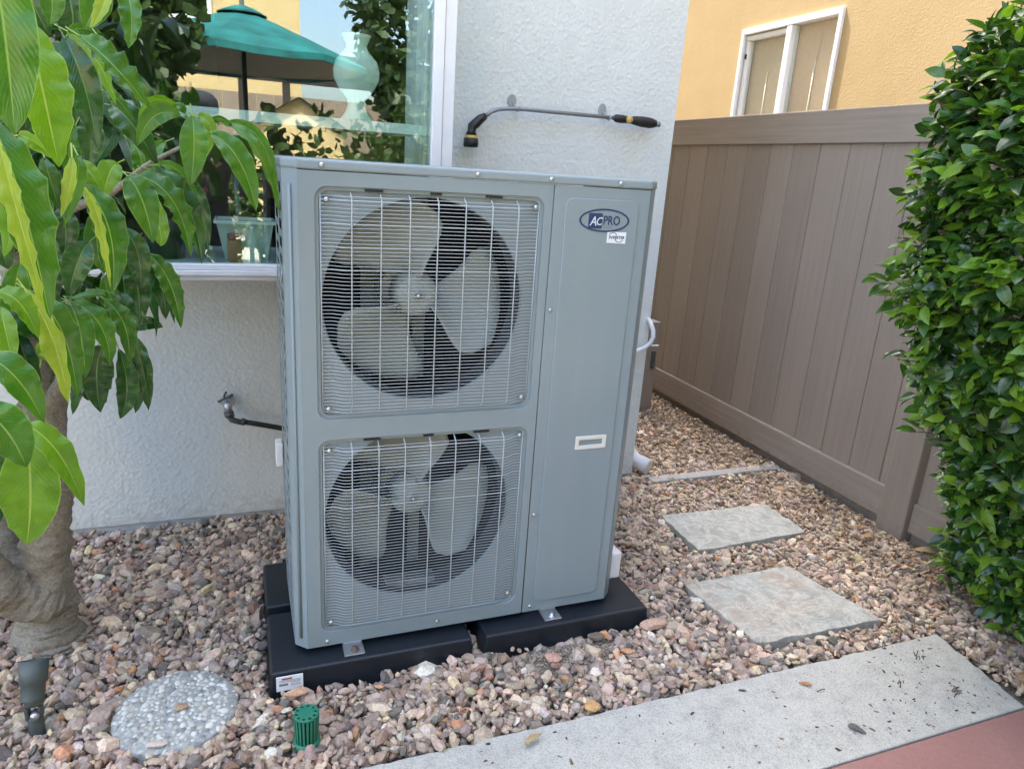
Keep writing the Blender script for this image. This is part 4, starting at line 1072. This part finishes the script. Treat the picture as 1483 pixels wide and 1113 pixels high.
DIST = lambda p: (p - CAM).length
def hero(b, c, t, wpx, y, mat, roll=0, fold=22, wave=.05, dy=0., yt=None, pet=.02, shape='lance', curl=0.):
    """one leaf as measured: base, middle and tip pixels on planes at depth y (base) .. y + dy (tip)"""
    B = A(b[0], b[1], y); T = A(t[0], t[1], y + dy); C_ = A(c[0], c[1], y + dy * .4 - .012)
    wm = wpx * .76 / FPX * DIST(C_)
    nrm = (CAM - C_).normalized() + Vector((0, 0, .35))
    me = leaf_geo(B, C_, T, wm, nrm, roll, fold, wave * 2.3, hash((b, t)) & 0xffff, 24, pet, shape, curl)
    o = put('leaf', me, mat, tree)
    return o
D_, M_, L_, Y_ = 'leaf_dark', 'leaf_mid', 'leaf_light', 'leaf_yellow'
H = [
 # upper left, near
 ((-14, -90), (8, 60), (21, 196), 92, -.72, M_, 10, 18, .03), ((40, 30), (62, 130), (86, 242), 82, -.60, L_, -18, 20, .05),
 ((92, 52), (122, 125), (140, 214), 50, -.30, D_, 12, 14, .04), ((95, 44), (138, 85), (168, 152), 32, -.22, L_, 50, 20, .05),
 ((112, 50), (165, 95), (219, 160), 52, -.32, M_, -25, 30, .08), ((178, -28), (190, 20), (186, 70), 36, -.35, M_, 20, 20, .06),
 ((140, -30), (138, 5), (122, 42), 46, -.40, M_, -10, 20, .03), ((156, -40), (150, 5), (130, 40), 26, -.42, Y_, 25, 20, .03),
 ((60, -40), (75, 0), (70, 36), 36, -.30, M_, 0, 20, .03), ((90, -30), (105, 20), (100, 60), 60, .05, D_, 0, 15, .03),
 ((35, -30), (50, 10), (72, 52), 44, -.1, D_, 10, 15, .03), ((140, 50), (150, 70), (140, 75), 22, -.3, M_, 0, 20, .05),
 ((100, 48), (118, 42), (150, 50), 18, -.25, M_, 40, 15, .03), ((158, 152), (190, 178), (228, 240), 48, -.12, D_, -5, 18, .04),
 ((150, 130), (168, 142), (198, 180), 22, -.16, M_, 40, 18, .04), ((75, 60), (85, 100), (108, 205), 44, .02, D_, 0, 15, .04),
 # big leaves at the left edge
 ((-12, 172), (34, 300), (73, 462), 84, -.74, M_, -22, 30, .06), ((-6, 195), (25, 310), (66, 452), 34, -.78, Y_, 38, 22, .10),
 ((5, 255), (16, 310), (6, 372), 36, -.70, L_, 20, 20, .05), ((-22, 300), (-2, 350), (12, 390), 40, -.6, D_, 0, 20, .05),
 ((64, 228), (74, 262), (87, 305), 34, -.50, D_, -30, 12, .02), ((104, 226), (101, 268), (88, 314), 26, -.50, Y_, 35, 20, .03),
 ((26, 196), (48, 205), (82, 232), 24, -.55, L_, 35, 20, .03), ((112, 224), (112, 262), (92, 330), 26, -.46, M_, -35, 20, .03),
 ((118, 266), (158, 332), (163, 424), 56, -.42, M_, -14, 26, .06), ((117, 268), (143, 320), (160, 415), 20, -.45, Y_, 40, 20, .08),
 ((112, 240), (130, 250), (150, 284), 30, -.40, L_, 20, 25, .03), ((170, 236), (158, 252), (150, 286), 40, -.32, L_, 0, 22, .05),
 ((125, 170), (132, 200), (128, 240), 40, -.2, D_, 0, 20, .04), ((40, 250), (55, 300), (60, 360), 46, -.2, D_, 10, 20, .04),
 ((85, 300), (95, 330), (92, 370), 40, -.1, D_, 0, 20, .04), ((130, 350), (112, 380), (100, 430), 46, -.1, D_, 0, 20, .04),
 ((180, 330), (200, 370), (203, 420), 42, .0, D_, 10, 20, .05),
 # fan of leaves in front of the window
 ((184, 254), (206, 290), (222, 352), 52, -.24, M_, 0, 20, .06), ((194, 252), (250, 290), (276, 372), 46, -.22, M_, -28, 26, .08),
 ((215, 245), (268, 290), (292, 382), 42, -.16, D_, -15, 26, .08), ((235, 248), (282, 285), (301, 362), 38, -.10, D_, 10, 22, .07),
 ((230, 238), (262, 252), (290, 300), 26, -.14, M_, 40, 20, .05), ((200, 258), (228, 320), (232, 356), 38, -.08, L_, 20, 20, .05),
 ((278, 166), (281, 212), (276, 268), 46, -.26, M_, 0, 16, .03), ((262, 168), (224, 168), (199, 212), 34, -.26, M_, -10, 24, .04),
 ((264, 162), (225, 146), (200, 176), 22, -.22, L_, -45, 20, .05), ((286, 166), (304, 185), (300, 226), 26, -.20, L_, 25, 20, .03),
 ((268, 164), (262, 155), (250, 150), 14, -.22, M_, 0, 20, .02), ((304, 192), (346, 232), (371, 306), 46, -.24, M_, -6, 22, .04),
 ((318, 178), (372, 218), (406, 314), 30, -.20, M_, -40, 24, .05), ((330, 176), (378, 205), (402, 285), 26, -.14, M_, 20, 24, .06),
 ((302, 188), (316, 172), (340, 186), 12, -.2, M_, 30, 15, .02), ((240, 205), (222, 225), (225, 262), 26, .0, M_, 0, 20, .03),
 # middle cluster radiating from one point
 ((101, 440), (116, 480), (124, 547), 44, -.10, M_, 0, 18, .04), ((104, 437), (145, 470), (160, 530), 40, -.08, M_, -16, 22, .07),
 ((103, 433), (140, 425), (158, 430), 22, -.06, M_, -30, 20, .04), ((105, 430), (135, 440), (142, 462), 22, -.04, D_, 10, 20, .04),
 ((96, 440), (88, 462), (98, 480), 18, -.12, D_, 0, 20, .03), ((150, 432), (180, 470), (187, 525), 36, -.02, M_, -12, 24, .10),
 ((165, 425), (186, 450), (192, 505), 30, .02, D_, 10, 24, .10), ((36, 418), (76, 492), (99, 584), 40, -.30, Y_, 30, 24, .07),
 ((40, 420), (90, 480), (112, 575), 50, -.27, M_, -20, 20, .05), ((-6, 424), (28, 438), (56, 490), 42, -.36, L_, -20, 24, .04),
 ((0, 445), (8, 480), (20, 538), 38, -.38, L_, 20, 20, .04), ((20, 440), (40, 470), (50, 486), 40, -.25, D_, 0, 20, .03),
 ((60, 520), (66, 505), (72, 528), 28, -.15, L_, 0, 18, .03),
 # dark hanging group against the wall
 ((150, 500), (140, 540), (146, 597), 52, .12, D_, -8, 18, .07), ((142, 500), (126, 540), (128, 580), 40, .15, D_, 10, 18, .05),
 ((172, 505), (184, 560), (174, 606), 38, .13, D_, -14, 22, .07), ((186, 480), (206, 530), (215, 594), 34, .16, D_, 12, 22, .09),
 ((190, 530), (200, 560), (196, 598), 26, .2, D_, 0, 22, .05), ((115, 530), (112, 565), (105, 600), 20, .14, D_, 15, 18, .03),
 ((186, 372), (200, 420), (201, 470), 42, .10, D_, 0, 20, .09), ((186, 478), (210, 468), (236, 474), 26, .18, D_, 10, 20, .07),
 ((214, 366), (246, 410), (262, 475), 36, .02, M_, -8, 22, .10), ((206, 362), (232, 410), (240, 462), 34, .06, D_, 12, 22, .10),
 ((170, 370), (180, 420), (172, 452), 40, .14, D_, 0, 20, .06), ((150, 400), (165, 440), (190, 470), 36, .1, M_, -10, 22, .06),
 # low left
 ((-30, 512), (22, 545), (64, 612), 58, -.48, M_, -14, 22, .03), ((-34, 588), (8, 622), (38, 676), 74, -.52, M_, 8, 22, .03),
 ((30, 612), (82, 652), (122, 732), 46, -.34, L_, -10, 20, .07), ((38, 622), (44, 715), (38, 788), 84, -.32, L_, 4, 12, .035),
 ((28, 610), (45, 630), (60, 655), 34, -.28, M_, 20, 20, .04), ((-20, 600), (-12, 680), (-2, 760), 50, .1, D_, 0, 20, .05),
 ((-40, 430), (-20, 480), (-8, 540), 50, -.2, D_, 0, 20, .05),
]
H += [((10, 395), (40, 420), (62, 470), 40, -.12, D_, 10, 20, .05), ((30, 380), (22, 430), (30, 485), 42, -.15, M_, -10, 20, .05), ((75, 340), (70, 390), (82, 440), 44, .0, D_, 8, 20, .05),
      ((150, 300), (140, 345), (150, 395), 38, -.05, M_, 12, 22, .05), ((110, 180), (100, 220), (108, 262), 36, -.1, M_, -15, 22, .05), ((175, 110), (205, 130), (235, 185), 30, .05, D_, 10, 20, .05),
      ((60, 90), (50, 150), (60, 215), 40, -.4, D_, 15, 20, .04), ((30, 250), (40, 290), (36, 340), 36, -.45, M_, 20, 20, .05), ((190, 205), (205, 235), (200, 280), 30, .05, M_, 0, 20, .05), ((130, 455), (150, 480), (160, 515), 28, -.04, L_, 14, 22, .06)]
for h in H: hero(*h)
# fill: rosettes at the ends of twigs deeper in the crown and beyond the frame
CAN = []
for i in range(8):
    rr = random.Random(100 + i); dr = rr.uniform(.25, .7)
    CAN.append(leaf_geo((0, 0, 0), (.52, rr.uniform(-.05, .05), -.06 * dr), (.93, rr.uniform(-.12, .12), -dr * .55), rr.uniform(.22, .30), (0, 0, 1), rr.uniform(-15, 15), 24, .06, 100 + i, 12, .1))
LV = {}
for mname in (D_, M_, L_):
    LV[mname] = []
    for me in CAN: c = me.copy(); c.materials.append(M[mname]); LV[mname].append(c)
r3 = random.Random(31)
def rosette(p, k_, length, mats):
    a0 = r3.uniform(0, 6.28)
    for i in range(k_):
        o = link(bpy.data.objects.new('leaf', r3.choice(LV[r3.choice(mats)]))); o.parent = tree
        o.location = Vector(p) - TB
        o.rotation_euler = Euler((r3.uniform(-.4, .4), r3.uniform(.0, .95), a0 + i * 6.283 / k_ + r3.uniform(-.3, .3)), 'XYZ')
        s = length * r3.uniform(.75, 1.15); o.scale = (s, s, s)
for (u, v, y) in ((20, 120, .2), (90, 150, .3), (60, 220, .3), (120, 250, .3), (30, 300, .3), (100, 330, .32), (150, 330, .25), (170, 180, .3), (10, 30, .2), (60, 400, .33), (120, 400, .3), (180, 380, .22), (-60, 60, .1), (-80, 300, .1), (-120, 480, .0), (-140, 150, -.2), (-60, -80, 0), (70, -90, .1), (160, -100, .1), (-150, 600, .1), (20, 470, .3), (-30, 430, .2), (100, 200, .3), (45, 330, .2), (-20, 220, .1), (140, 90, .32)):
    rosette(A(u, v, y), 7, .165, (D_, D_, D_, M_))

# ------------------------------------------------------------------ clipped hedge at the right
HB = Vector((2.05, -.55, -.1))
hedge = thing('hedge', 'clipped glossy green hedge in front of the fence at right', 'hedge', HB)
HZ = [-.06, .1, .25, .45, .65, .85, 1.05, 1.25, 1.42, 1.55, 1.64, 1.70, 1.735]
HX = [2.12, 2.05, 1.97, 1.87, 1.745, 1.595, 1.52, 1.475, 1.465, 1.49, 1.545, 1.63, 1.88]
def hx_at(z): return float(np.interp(z, HZ, HX))
YF = -.135
def hsurf(z, y):
    """left face of the hedge, rounded at the far end"""
    x = hx_at(z); e = max(0., (y - (YF - .20)) / .20)
    return x + (2.28 - x) * (1 - math.sqrt(max(0, 1 - e * e)))
r4 = random.Random(17)
def hedge_leaf_mesh(i):
    rr = random.Random(300 + i)
    return leaf_geo((0, 0, 0), (.5, rr.uniform(-.04, .04), rr.uniform(-.02, .06)), (1, rr.uniform(-.08, .08), rr.uniform(-.22, .02)), rr.uniform(.46, .60), (0, 0, 1), 0, rr.uniform(12, 26), .02, 300 + i, 5, .12, 'oval', 0., 5)
HL = {}
base_l = [hedge_leaf_mesh(i) for i in range(5)]
for mname in ('hedge_dark', 'hedge_mid', 'hedge_light'):
    HL[mname] = []
    for me in base_l: c = me.copy(); c.materials.append(M[mname]); HL[mname].append(c)
spots = []
tries = 0
while len(spots) < 14500 and tries < 140000:
    tries += 1
    z = r4.uniform(-.02, 1.74); y = r4.uniform(-1.25, YF + .002)
    x = hsurf(z, y)
    if x > 2.27: continue
    gx_ = (hsurf(min(z + .02, 1.735), y) - hsurf(z - .02, y)) / .04; gy_ = (hsurf(z, min(y + .005, YF)) - hsurf(z, y - .005)) / .01
    nrm = Vector((-1, min(gy_, 3), gx_)).normalized()
    if z < .2 and r4.random() < .45: continue
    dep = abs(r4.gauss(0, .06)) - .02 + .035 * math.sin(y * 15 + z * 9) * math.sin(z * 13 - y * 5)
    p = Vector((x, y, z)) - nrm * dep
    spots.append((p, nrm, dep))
# flat top
for _ in range(900):
    y = r4.uniform(-1.25, YF - .1); x = r4.uniform(1.75, 2.27)
    z = float(np.interp(x, HX[6:], HZ[6:])) if x < 2.05 else 1.74
    spots.append((Vector((x, y, z - abs(r4.gauss(0, .04)) + .012)), Vector((-.3, 0, 1)).normalized(), .0))
leafs = []
for p, nrm, dep in spots:
    d = (nrm * r4.uniform(.1, .7) + Vector((r4.uniform(-1, 1), r4.uniform(-1, 1), r4.uniform(-.7, .55)))).normalized()
    up = (nrm * r4.uniform(.3, 1) + Vector((0, 0, r4.uniform(.3, 1.0))) + Vector((r4.uniform(-.5, .5), r4.uniform(-.5, .5), 0))).normalized()
    zc = (up - d * up.dot(d)).normalized(); yc = zc.cross(d)
    s = r4.uniform(.032, .062)
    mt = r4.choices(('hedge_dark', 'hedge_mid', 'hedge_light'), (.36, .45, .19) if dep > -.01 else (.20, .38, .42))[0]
    Mx = Matrix(((d.x, yc.x, zc.x, p.x), (d.y, yc.y, zc.y, p.y), (d.z, yc.z, zc.z, p.z), (0, 0, 0, 1))) @ Matrix.Diagonal((s, s, s, 1))
    leafs.append((mt, r4.randrange(5), Mx, dep))
SPR = []
# loose sprays that stick out of the clipped face
for (u, v, y) in ((1275, 402, -.20), (1290, 432, -.20), (1305, 372, -.18), (1330, 625, -.22), (1300, 520, -.2), (1455, 890, -.46), (1440, 870, -.44), (1470, 860, -.46), (1375, 780, -.26), (1380, 742, -.26), (1415, 800, -.32)):
    p = A(u, v, y); SPR.append(p)
    for i in range(4):
        d = Vector((r4.uniform(-1, -.2), r4.uniform(-.6, .6), r4.uniform(-.7, .4))).normalized()
        zc = (Vector((0, -.5, 1)) - d * d.dot(Vector((0, -.5, 1)))).normalized(); yc = zc.cross(d); s = r4.uniform(.05, .07)
        q = p + Vector((r4.uniform(0, .05), r4.uniform(-.03, .03), r4.uniform(-.03, .03)))
        Mx = Matrix(((d.x, yc.x, zc.x, q.x), (d.y, yc.y, zc.y, q.y), (d.z, yc.z, zc.z, q.z), (0, 0, 0, 1))) @ Matrix.Diagonal((s, s, s, 1))
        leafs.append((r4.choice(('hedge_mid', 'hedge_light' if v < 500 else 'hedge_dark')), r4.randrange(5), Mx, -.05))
def in_view(p):
    q = CROT.transposed() @ (p - CAM)
    if q.z >= 0: return False
    return abs(q.x / -q.z * FPX) < 735 and abs(q.y / -q.z * FPX) < 550
vis = [l_ for l_ in leafs if in_view(l_[2].translation)]
vis.sort(key=lambda l_: (l_[3] > -.005, DIST(l_[2].translation)))
top = vis[:300]; ids = set(id(l_) for l_ in top)
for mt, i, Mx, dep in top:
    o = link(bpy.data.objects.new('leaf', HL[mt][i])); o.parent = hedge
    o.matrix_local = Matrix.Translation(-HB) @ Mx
for mname in HL:
    V, F, UVs = [], [], []; off = 0
    arr = []
    for me in base_l:
        v = np.empty(len(me.vertices) * 3); me.vertices.foreach_get('co', v); v = v.reshape(-1, 3)
        f = [tuple(p.vertices) for p in me.polygons]; u = np.empty(len(me.loops) * 2); me.uv_layers[0].data.foreach_get('uv', u)
        arr.append((v, f, u))
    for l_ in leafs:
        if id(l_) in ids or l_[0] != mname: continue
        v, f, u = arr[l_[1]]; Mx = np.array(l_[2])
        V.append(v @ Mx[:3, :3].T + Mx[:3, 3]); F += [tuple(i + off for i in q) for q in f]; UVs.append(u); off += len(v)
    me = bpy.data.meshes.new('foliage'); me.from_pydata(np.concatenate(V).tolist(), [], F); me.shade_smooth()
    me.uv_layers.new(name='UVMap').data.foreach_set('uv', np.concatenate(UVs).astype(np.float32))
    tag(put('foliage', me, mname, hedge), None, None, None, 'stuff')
bm_ = MB()
for i in range(150):
    y = r4.uniform(-1.2, YF - .03); z = r4.uniform(.1, 1.7); x = hsurf(z, y) + r4.uniform(-.05, .02)
    bm_.tube([(2.2, y + r4.uniform(-.1, .1), z - .25), ((x + 2.2) / 2, y + r4.uniform(-.04, .04), z - .10), (x, y, z)], [.006, .0035, .0018], 5, False)
for p in SPR: bm_.tube([p, p + Vector((.08, 0, -.01)), p + Vector((.22, -.02, -.08))], [.0015, .002, .003], 5, False)
for y in (-.95, -.6, -.32): bm_.tube([(2.18, y, -.14), (2.16, y + .03, .5), (2.17, y, 1.5)], [.022, .018, .008], 8)
bm_.build('stem', 'twig_bark', hedge)

# ------------------------------------------------------------------ the yard behind the camera, seen mirrored in the window
oh = thing('opposite_house', 'pale yellow house across the patio mirrored in the garden window', 'house', (-3, -11, -.1))
oy = -11.
boxes('wall', 'far_stucco', oh, (-9, 1.04, oy - .2, oy, -.1, 6.2), (.84, 1.04, oy - 6, oy - .21, -.1, 6.2))
MB().add([(-9.4, oy + .45, 6.2), (1.4, oy + .45, 6.2), (1.4, oy - 6, 6.2), (-9.4, oy - 6, 6.2), (-7, oy - 2.7, 7.8), (-1, oy - 2.7, 7.8)], [(0, 1, 5, 4), (1, 2, 5), (2, 3, 4, 5), (3, 0, 4), (0, 3, 2, 1)]).build('roof', 'dark_shingle', oh)
for x0 in (-.98, -3.4):
    wf = boxes('window', 'white_vinyl', oh, (x0, x0 + .07, oy + .003, oy + .05, 3.25, 4.4), (x0 + .55, x0 + .62, oy + .003, oy + .05, 3.25, 4.4), (x0 + .071, x0 + .549, oy + .003, oy + .05, 3.25, 3.32), (x0 + .071, x0 + .549, oy + .003, oy + .05, 4.33, 4.4))
    boxes('pane', 'dark_inside', wf, (x0 + .071, x0 + .549, oy + .004, oy + .02, 3.321, 4.329))
og = thing('garden_shed', 'pale gabled shed across the patio mirrored low in the garden window', 'shed', (.75, -8.4, -.1))
MB().add([(.15, -8, -.1), (1.35, -8, -.1), (1.35, -9, -.1), (.15, -9, -.1), (.15, -8, 1.66), (1.35, -8, 1.66), (1.35, -9, 1.66), (.15, -9, 1.66), (.75, -8, 2.0), (.75, -9, 2.0)],
         [(0, 1, 5, 8, 4), (1, 2, 6, 5), (2, 3, 7, 9, 6), (3, 0, 4, 7)]).build('wall', 'far_stucco', og)
MB().add([(.05, -7.9, 1.61), (.75, -7.9, 2.01), (.75, -9.1, 2.01), (.05, -9.1, 1.61), (1.45, -7.9, 1.61), (1.45, -9.1, 1.61)], [(0, 1, 2, 3), (1, 4, 5, 2)]).build('roof', 'dark_shingle', og)
bf = thing('back_fence', 'dark brown fence at the far side of the patio mirrored in the window', 'fence', (0, -9.6, -.1))
for i in range(40): boxes('board', 'fence_vertical', bf, (-6 + i * .25, -5.755 + i * .25, -9.62, -9.6, -.1, 2.12))
pg = thing('shade_beam', 'added dark beam standing in for shade across the patio, mirrored in the garden window', 'shade_beam', (0, -8.2, -.1))
boxes('beam', 'dark_cabinetry', pg, (-4, 4.5, -8.26, -8.14, 2.20, 2.62))  # invented beam and posts, standing in for the dark shade beneath the umbrella
for x in (-1.6, .02, .60): boxes('post', 'dark_cabinetry', pg, (x - .05, x + .05, -8.25, -8.15, -.1, 2.199))
um = thing('patio_umbrella', 'teal patio umbrella on the patio mirrored in the garden window', 'umbrella', (-.02, -4.6, -.06))
ap = Vector((.0, -4.6, 2.47))
for i in range(8):
    a0, a1 = i * math.pi / 4 + .2, (i + 1) * math.pi / 4 + .2
    vs = []
    for j in range(5):
        f = j / 4
        for k_ in range(4):
            a = a0 + (a1 - a0) * k_ / 3; rr = 1.10 * f; sag = -.03 * math.sin(math.pi * k_ / 3) * f
            vs.append((ap.x + rr * math.cos(a), ap.y + rr * math.sin(a), ap.z - .40 * f ** 1.1 + sag))
    for k_ in range(4): a = a0 + (a1 - a0) * k_ / 3; vs.append((ap.x + 1.11 * math.cos(a), ap.y + 1.11 * math.sin(a), ap.z - .455 - .03 * math.sin(math.pi * k_ / 3)))
    MB().add(vs, [(j * 4 + k_, j * 4 + k_ + 1, (j + 1) * 4 + k_ + 1, (j + 1) * 4 + k_) for j in range(5) for k_ in range(3)]).build('canopy_panel', 'teal_canvas', um)
MB().lathe([(0, -.03), (.35, -.14), (.75, -.31), (1.06, -.455)], ap, 32).build('underside_shade', 'dark_cabinetry', um)  # dark sheet added as the shade on the underside of the canopy
MB().lathe([(0, .01), (.10, -.02), (.22, -.075), (.21, -.08)], (ap.x, ap.y, ap.z + .03), 16).build('vent', 'teal_canvas', um)
MB().tube([(ap.x, ap.y, -.06), (ap.x, ap.y, 2.58)], .022, 10).build('pole', 'bronze_green', um)
MB().lathe([(0, .06), (.05, .06), (.22, .03), (.24, 0), (0, 0)], (ap.x, ap.y, -.062), 20).build('base', 'bronze_green', um)
def blob_tree(name, lab, cat, c, r_s, n, seed, trunk=True, size=.10):
    rr = np.random.default_rng(seed); o = thing(name, lab, cat, (c[0], c[1], -.1))
    d = rr.normal(size=(n, 3)); d /= np.linalg.norm(d, axis=1)[:, None]; rad = rr.uniform(.35, 1.0, n) ** .5 * (1 + .25 * np.sin(d[:, 0] * 7 + d[:, 2] * 5))
    p = np.array(c) + d * rad[:, None] * np.array(r_s)
    v = np.array([(-.5, -.2, 0), (0, -.28, .06), (.5, 0, 0), (0, .28, .06), (-.5, .2, 0)])
    f = np.array([(0, 1, 3, 4), (1, 2, 3, 3)])
    m_ = rot_mats(n, rr, 2.0); V = np.einsum('nij,vj->nvi', m_, v * size) + p[:, None, :]
    F = []
    for i in range(n): F += [(i * 5, i * 5 + 1, i * 5 + 3, i * 5 + 4), (i * 5 + 1, i * 5 + 2, i * 5 + 3)]
    me = bpy.data.meshes.new('foliage'); me.from_pydata(V.reshape(-1, 3).tolist(), [], F)
    uvl = me.uv_layers.new(name='UVMap')
    put('foliage', me, 'far_leaf', o)['kind'] = 'stuff'
    MB().tube([(c[0], c[1], -.14), (c[0] + .05, c[1], c[2] * .6), (c[0], c[1], c[2])], [.09, .06, .03], 8).build('trunk', 'palm_bark', o)
    return o
blob_tree('tree', 'leafy tree beyond the patio mirrored at the right of the window', 'tree', (2.05, -6.8, 3.0), (.80, .9, 1.9), 3600, 4, True, .15)
blob_tree('shrub', 'pale shrub beside the patio mirrored in the window corner', 'shrub', (1.75, -5.2, 1.2), (.40, .5, .75), 1200, 5, True, .10)
blob_tree('shrub', 'dark shrub left of the teal umbrella mirrored in the window', 'shrub', (-1.7, -6.2, 1.3), (.7, .7, 1.5), 1800, 6, True, .13)
for i, (x, y, h_) in enumerate(((-2.1, -3.9, 1.2), (-1.3, -4.0, 1.05), (-.5, -3.8, 1.15), (.35, -3.95, 1.48), (1.15, -3.85, 1.5), (2.0, -4.0, 1.1))):
    blob_tree('shrub', ('low dark shrub mirrored under the window shelf, %s from the left in the bed' % ('first', 'second', 'third', 'fourth', 'fifth', 'sixth')[i]), 'shrub', (x, y, h_ * .5), (.52, .42, h_ * .58), 900, 40 + i, True, .11)['group'] = 'shrubs in the bed across the patio'
blob_tree('tree', 'dark leafy tree mirrored left of the teal umbrella in the garden window', 'tree', (-.88, -3.5, 1.95), (.50, .45, .80), 2200, 61, True, .13)

# ------------------------------------------------------------------ the person taking the picture, mirrored in the window
simple('skin', (.45, .28, .20), .5); simple('dark_shirt', (.03, .035, .045), .8); simple('dark_trousers', (.025, .028, .035), .8); simple('cap_cloth', (.035, .04, .06), .8); simple('hair', (.03, .02, .015), .6)
pb = Vector((-.30, -2.06, -.063))
pers = thing('person', 'person in a dark cap holding up a phone, mirrored in the garden window', 'person', pb)
J = [((0, 0, .83), .115), ((0, .0, .98), .12), ((0, .0, 1.14), .13), ((0, -.01, 1.28), .10), ((0, -.005, 1.345), .052), ((0, .01, 1.40), .060), ((0, .02, 1.475), .088), ((0, .015, 1.55), .078),
     ((.10, 0, .80), .085), ((.105, .01, .44), .058), ((.11, -.01, .09), .040), ((.115, .12, .035), .034), ((-.10, 0, .80), .085), ((-.105, .01, .44), .058), ((-.11, -.01, .09), .040), ((-.115, .12, .035), .034),
     ((.17, -.01, 1.25), .058), ((.25, .06, 1.04), .044), ((.245, .27, 1.235), .030), ((.237, .33, 1.275), .034), ((-.17, -.01, 1.25), .058), ((-.21, .07, 1.03), .044), ((.05, .25, 1.225), .030), ((.115, .32, 1.275), .034)]
ED = [(0, 1), (1, 2), (2, 3), (3, 4), (4, 5), (5, 6), (6, 7), (0, 8), (8, 9), (9, 10), (10, 11), (0, 12), (12, 13), (13, 14), (14, 15), (2, 16), (16, 17), (17, 18), (18, 19), (2, 20), (20, 21), (21, 22), (22, 23)]
def skinned(name, J, ED, mats, parent, sub=2, pick=None):
    me = bpy.data.meshes.new(name); me.from_pydata([Vector(j[0]) + pb for j in J], ED, [])
    o = link(bpy.data.objects.new('tmp', me)); o.modifiers.new('k', 'SKIN').use_smooth_shade = True
    for d, j in zip(me.skin_vertices[0].data, J): d.radius = (j[1], j[1])
    me.skin_vertices[0].data[0].use_root = True
    u = o.modifiers.new('u', 'SUBSURF'); u.levels = u.render_levels = sub
    dg = bpy.context.evaluated_depsgraph_get(); dg.update()
    m2 = bpy.data.meshes.new_from_object(o.evaluated_get(dg)); bpy.data.objects.remove(o)
    r = put(name, m2, mats, parent, True)
    if pick:
        for p in m2.polygons: p.material_index = pick(p.center - pb)
    return r
skinned('body', J, ED, ['skin', 'dark_shirt', 'dark_trousers'], pers, 2, lambda c: (2 if c.z < .86 and c.z > .07 else 1 if c.z <= .07 else 1 if c.z < 1.335 and c.y < .13 else 0))
MB().lathe([(.098, 0), (.102, .03), (.096, .075), (.07, .108), (.03, .122), (0, .124)], pb + Vector((0, .015, 1.52)), 24, (0, -.06, 1)).tube([pb + Vector((-.07, .09, 1.535)), pb + Vector((-.05, .16, 1.525)), pb + Vector((0, .185, 1.52)), pb + Vector((.05, .16, 1.525)), pb + Vector((.07, .09, 1.535))], [.010, .012, .012, .012, .010], 8).build('cap', 'cap_cloth', pers)
bv = MB().add([pb + Vector((x * .085, .09 + .09 * math.cos(x * 1.45), 1.532 - .01 * math.cos(x * 1.5) - .008 * abs(x))) for x in np.linspace(-1, 1, 9)] + [pb + Vector((x * .085, .07, 1.54)) for x in np.linspace(-1, 1, 9)], [(i, i + 1, i + 10, i + 9) for i in range(8)], True).build('visor', 'cap_cloth', pers)
bv.modifiers.new('s', 'SOLIDIFY').thickness = .005
fm2 = MB()
for sx_ in (-1, 1):
    fm2.lathe([(0, -.006), (.012, -.004), (.014, .004), (0, .008)], pb + Vector((sx_ * .092, .02, 1.465)), 10, (sx_, 0, 0))
fm2.tube([pb + Vector((0, .095, 1.485)), pb + Vector((0, .118, 1.455)), pb + Vector((0, .10, 1.445))], [.007, .012, .008], 8)
fm2.build('nose_and_ears', 'skin', pers)
for sx_ in (-1, 1): MB().lathe([(0, -.004), (.008, 0), (0, .004)], pb + Vector((sx_ * .034, .098, 1.485)), 10, (0, 1, 0)).build('eye', 'hair', pers)
boxes('mouth', 'terracotta', pers, (pb.x - .022, pb.x + .022, pb.y + .092, pb.y + .098, pb.z + 1.418, pb.z + 1.424))
for side, hx_ in ((1, .232), (-1, .118)):
    h0_ = Vector((hx_, .335, 1.278))
    for i in range(4):
        L = (.030, .034, .032, .025)[i]; z0 = .024 - i * .016
        a = h0_ + Vector((0, .01, z0)); b = a + Vector((-side * .012, .026, .0)); c = b + Vector((-side * L * .8, .008, 0)); d = c + Vector((-side * L * .5, -.010, 0))
        skinned('finger', [(tuple(a), .0085), (tuple(b), .0080), (tuple(c), .0072), (tuple(d), .0060)], [(0, 1), (1, 2), (2, 3)], ['skin'], pers, 1)
    a = h0_ + Vector((0, -.005, .02)); b = a + Vector((-side * .022, -.012, .02)); c = b + Vector((-side * .026, .002, .012))
    skinned('thumb', [(tuple(a), .010), (tuple(b), .0090), (tuple(c), .0070)], [(0, 1), (1, 2)], ['skin'], pers, 1)
ph = thing('phone', 'black phone held up by the person mirrored in the window', 'phone', (-.125, -1.70, 1.25))
boxes('case', 'black_plastic', ph, (-.205, -.045, -1.703, -1.694, 1.175, 1.25), bevel=.003)
boxes('screen', 'dark_inside', ph, (-.200, -.050, -1.7045, -1.7035, 1.180, 1.245))
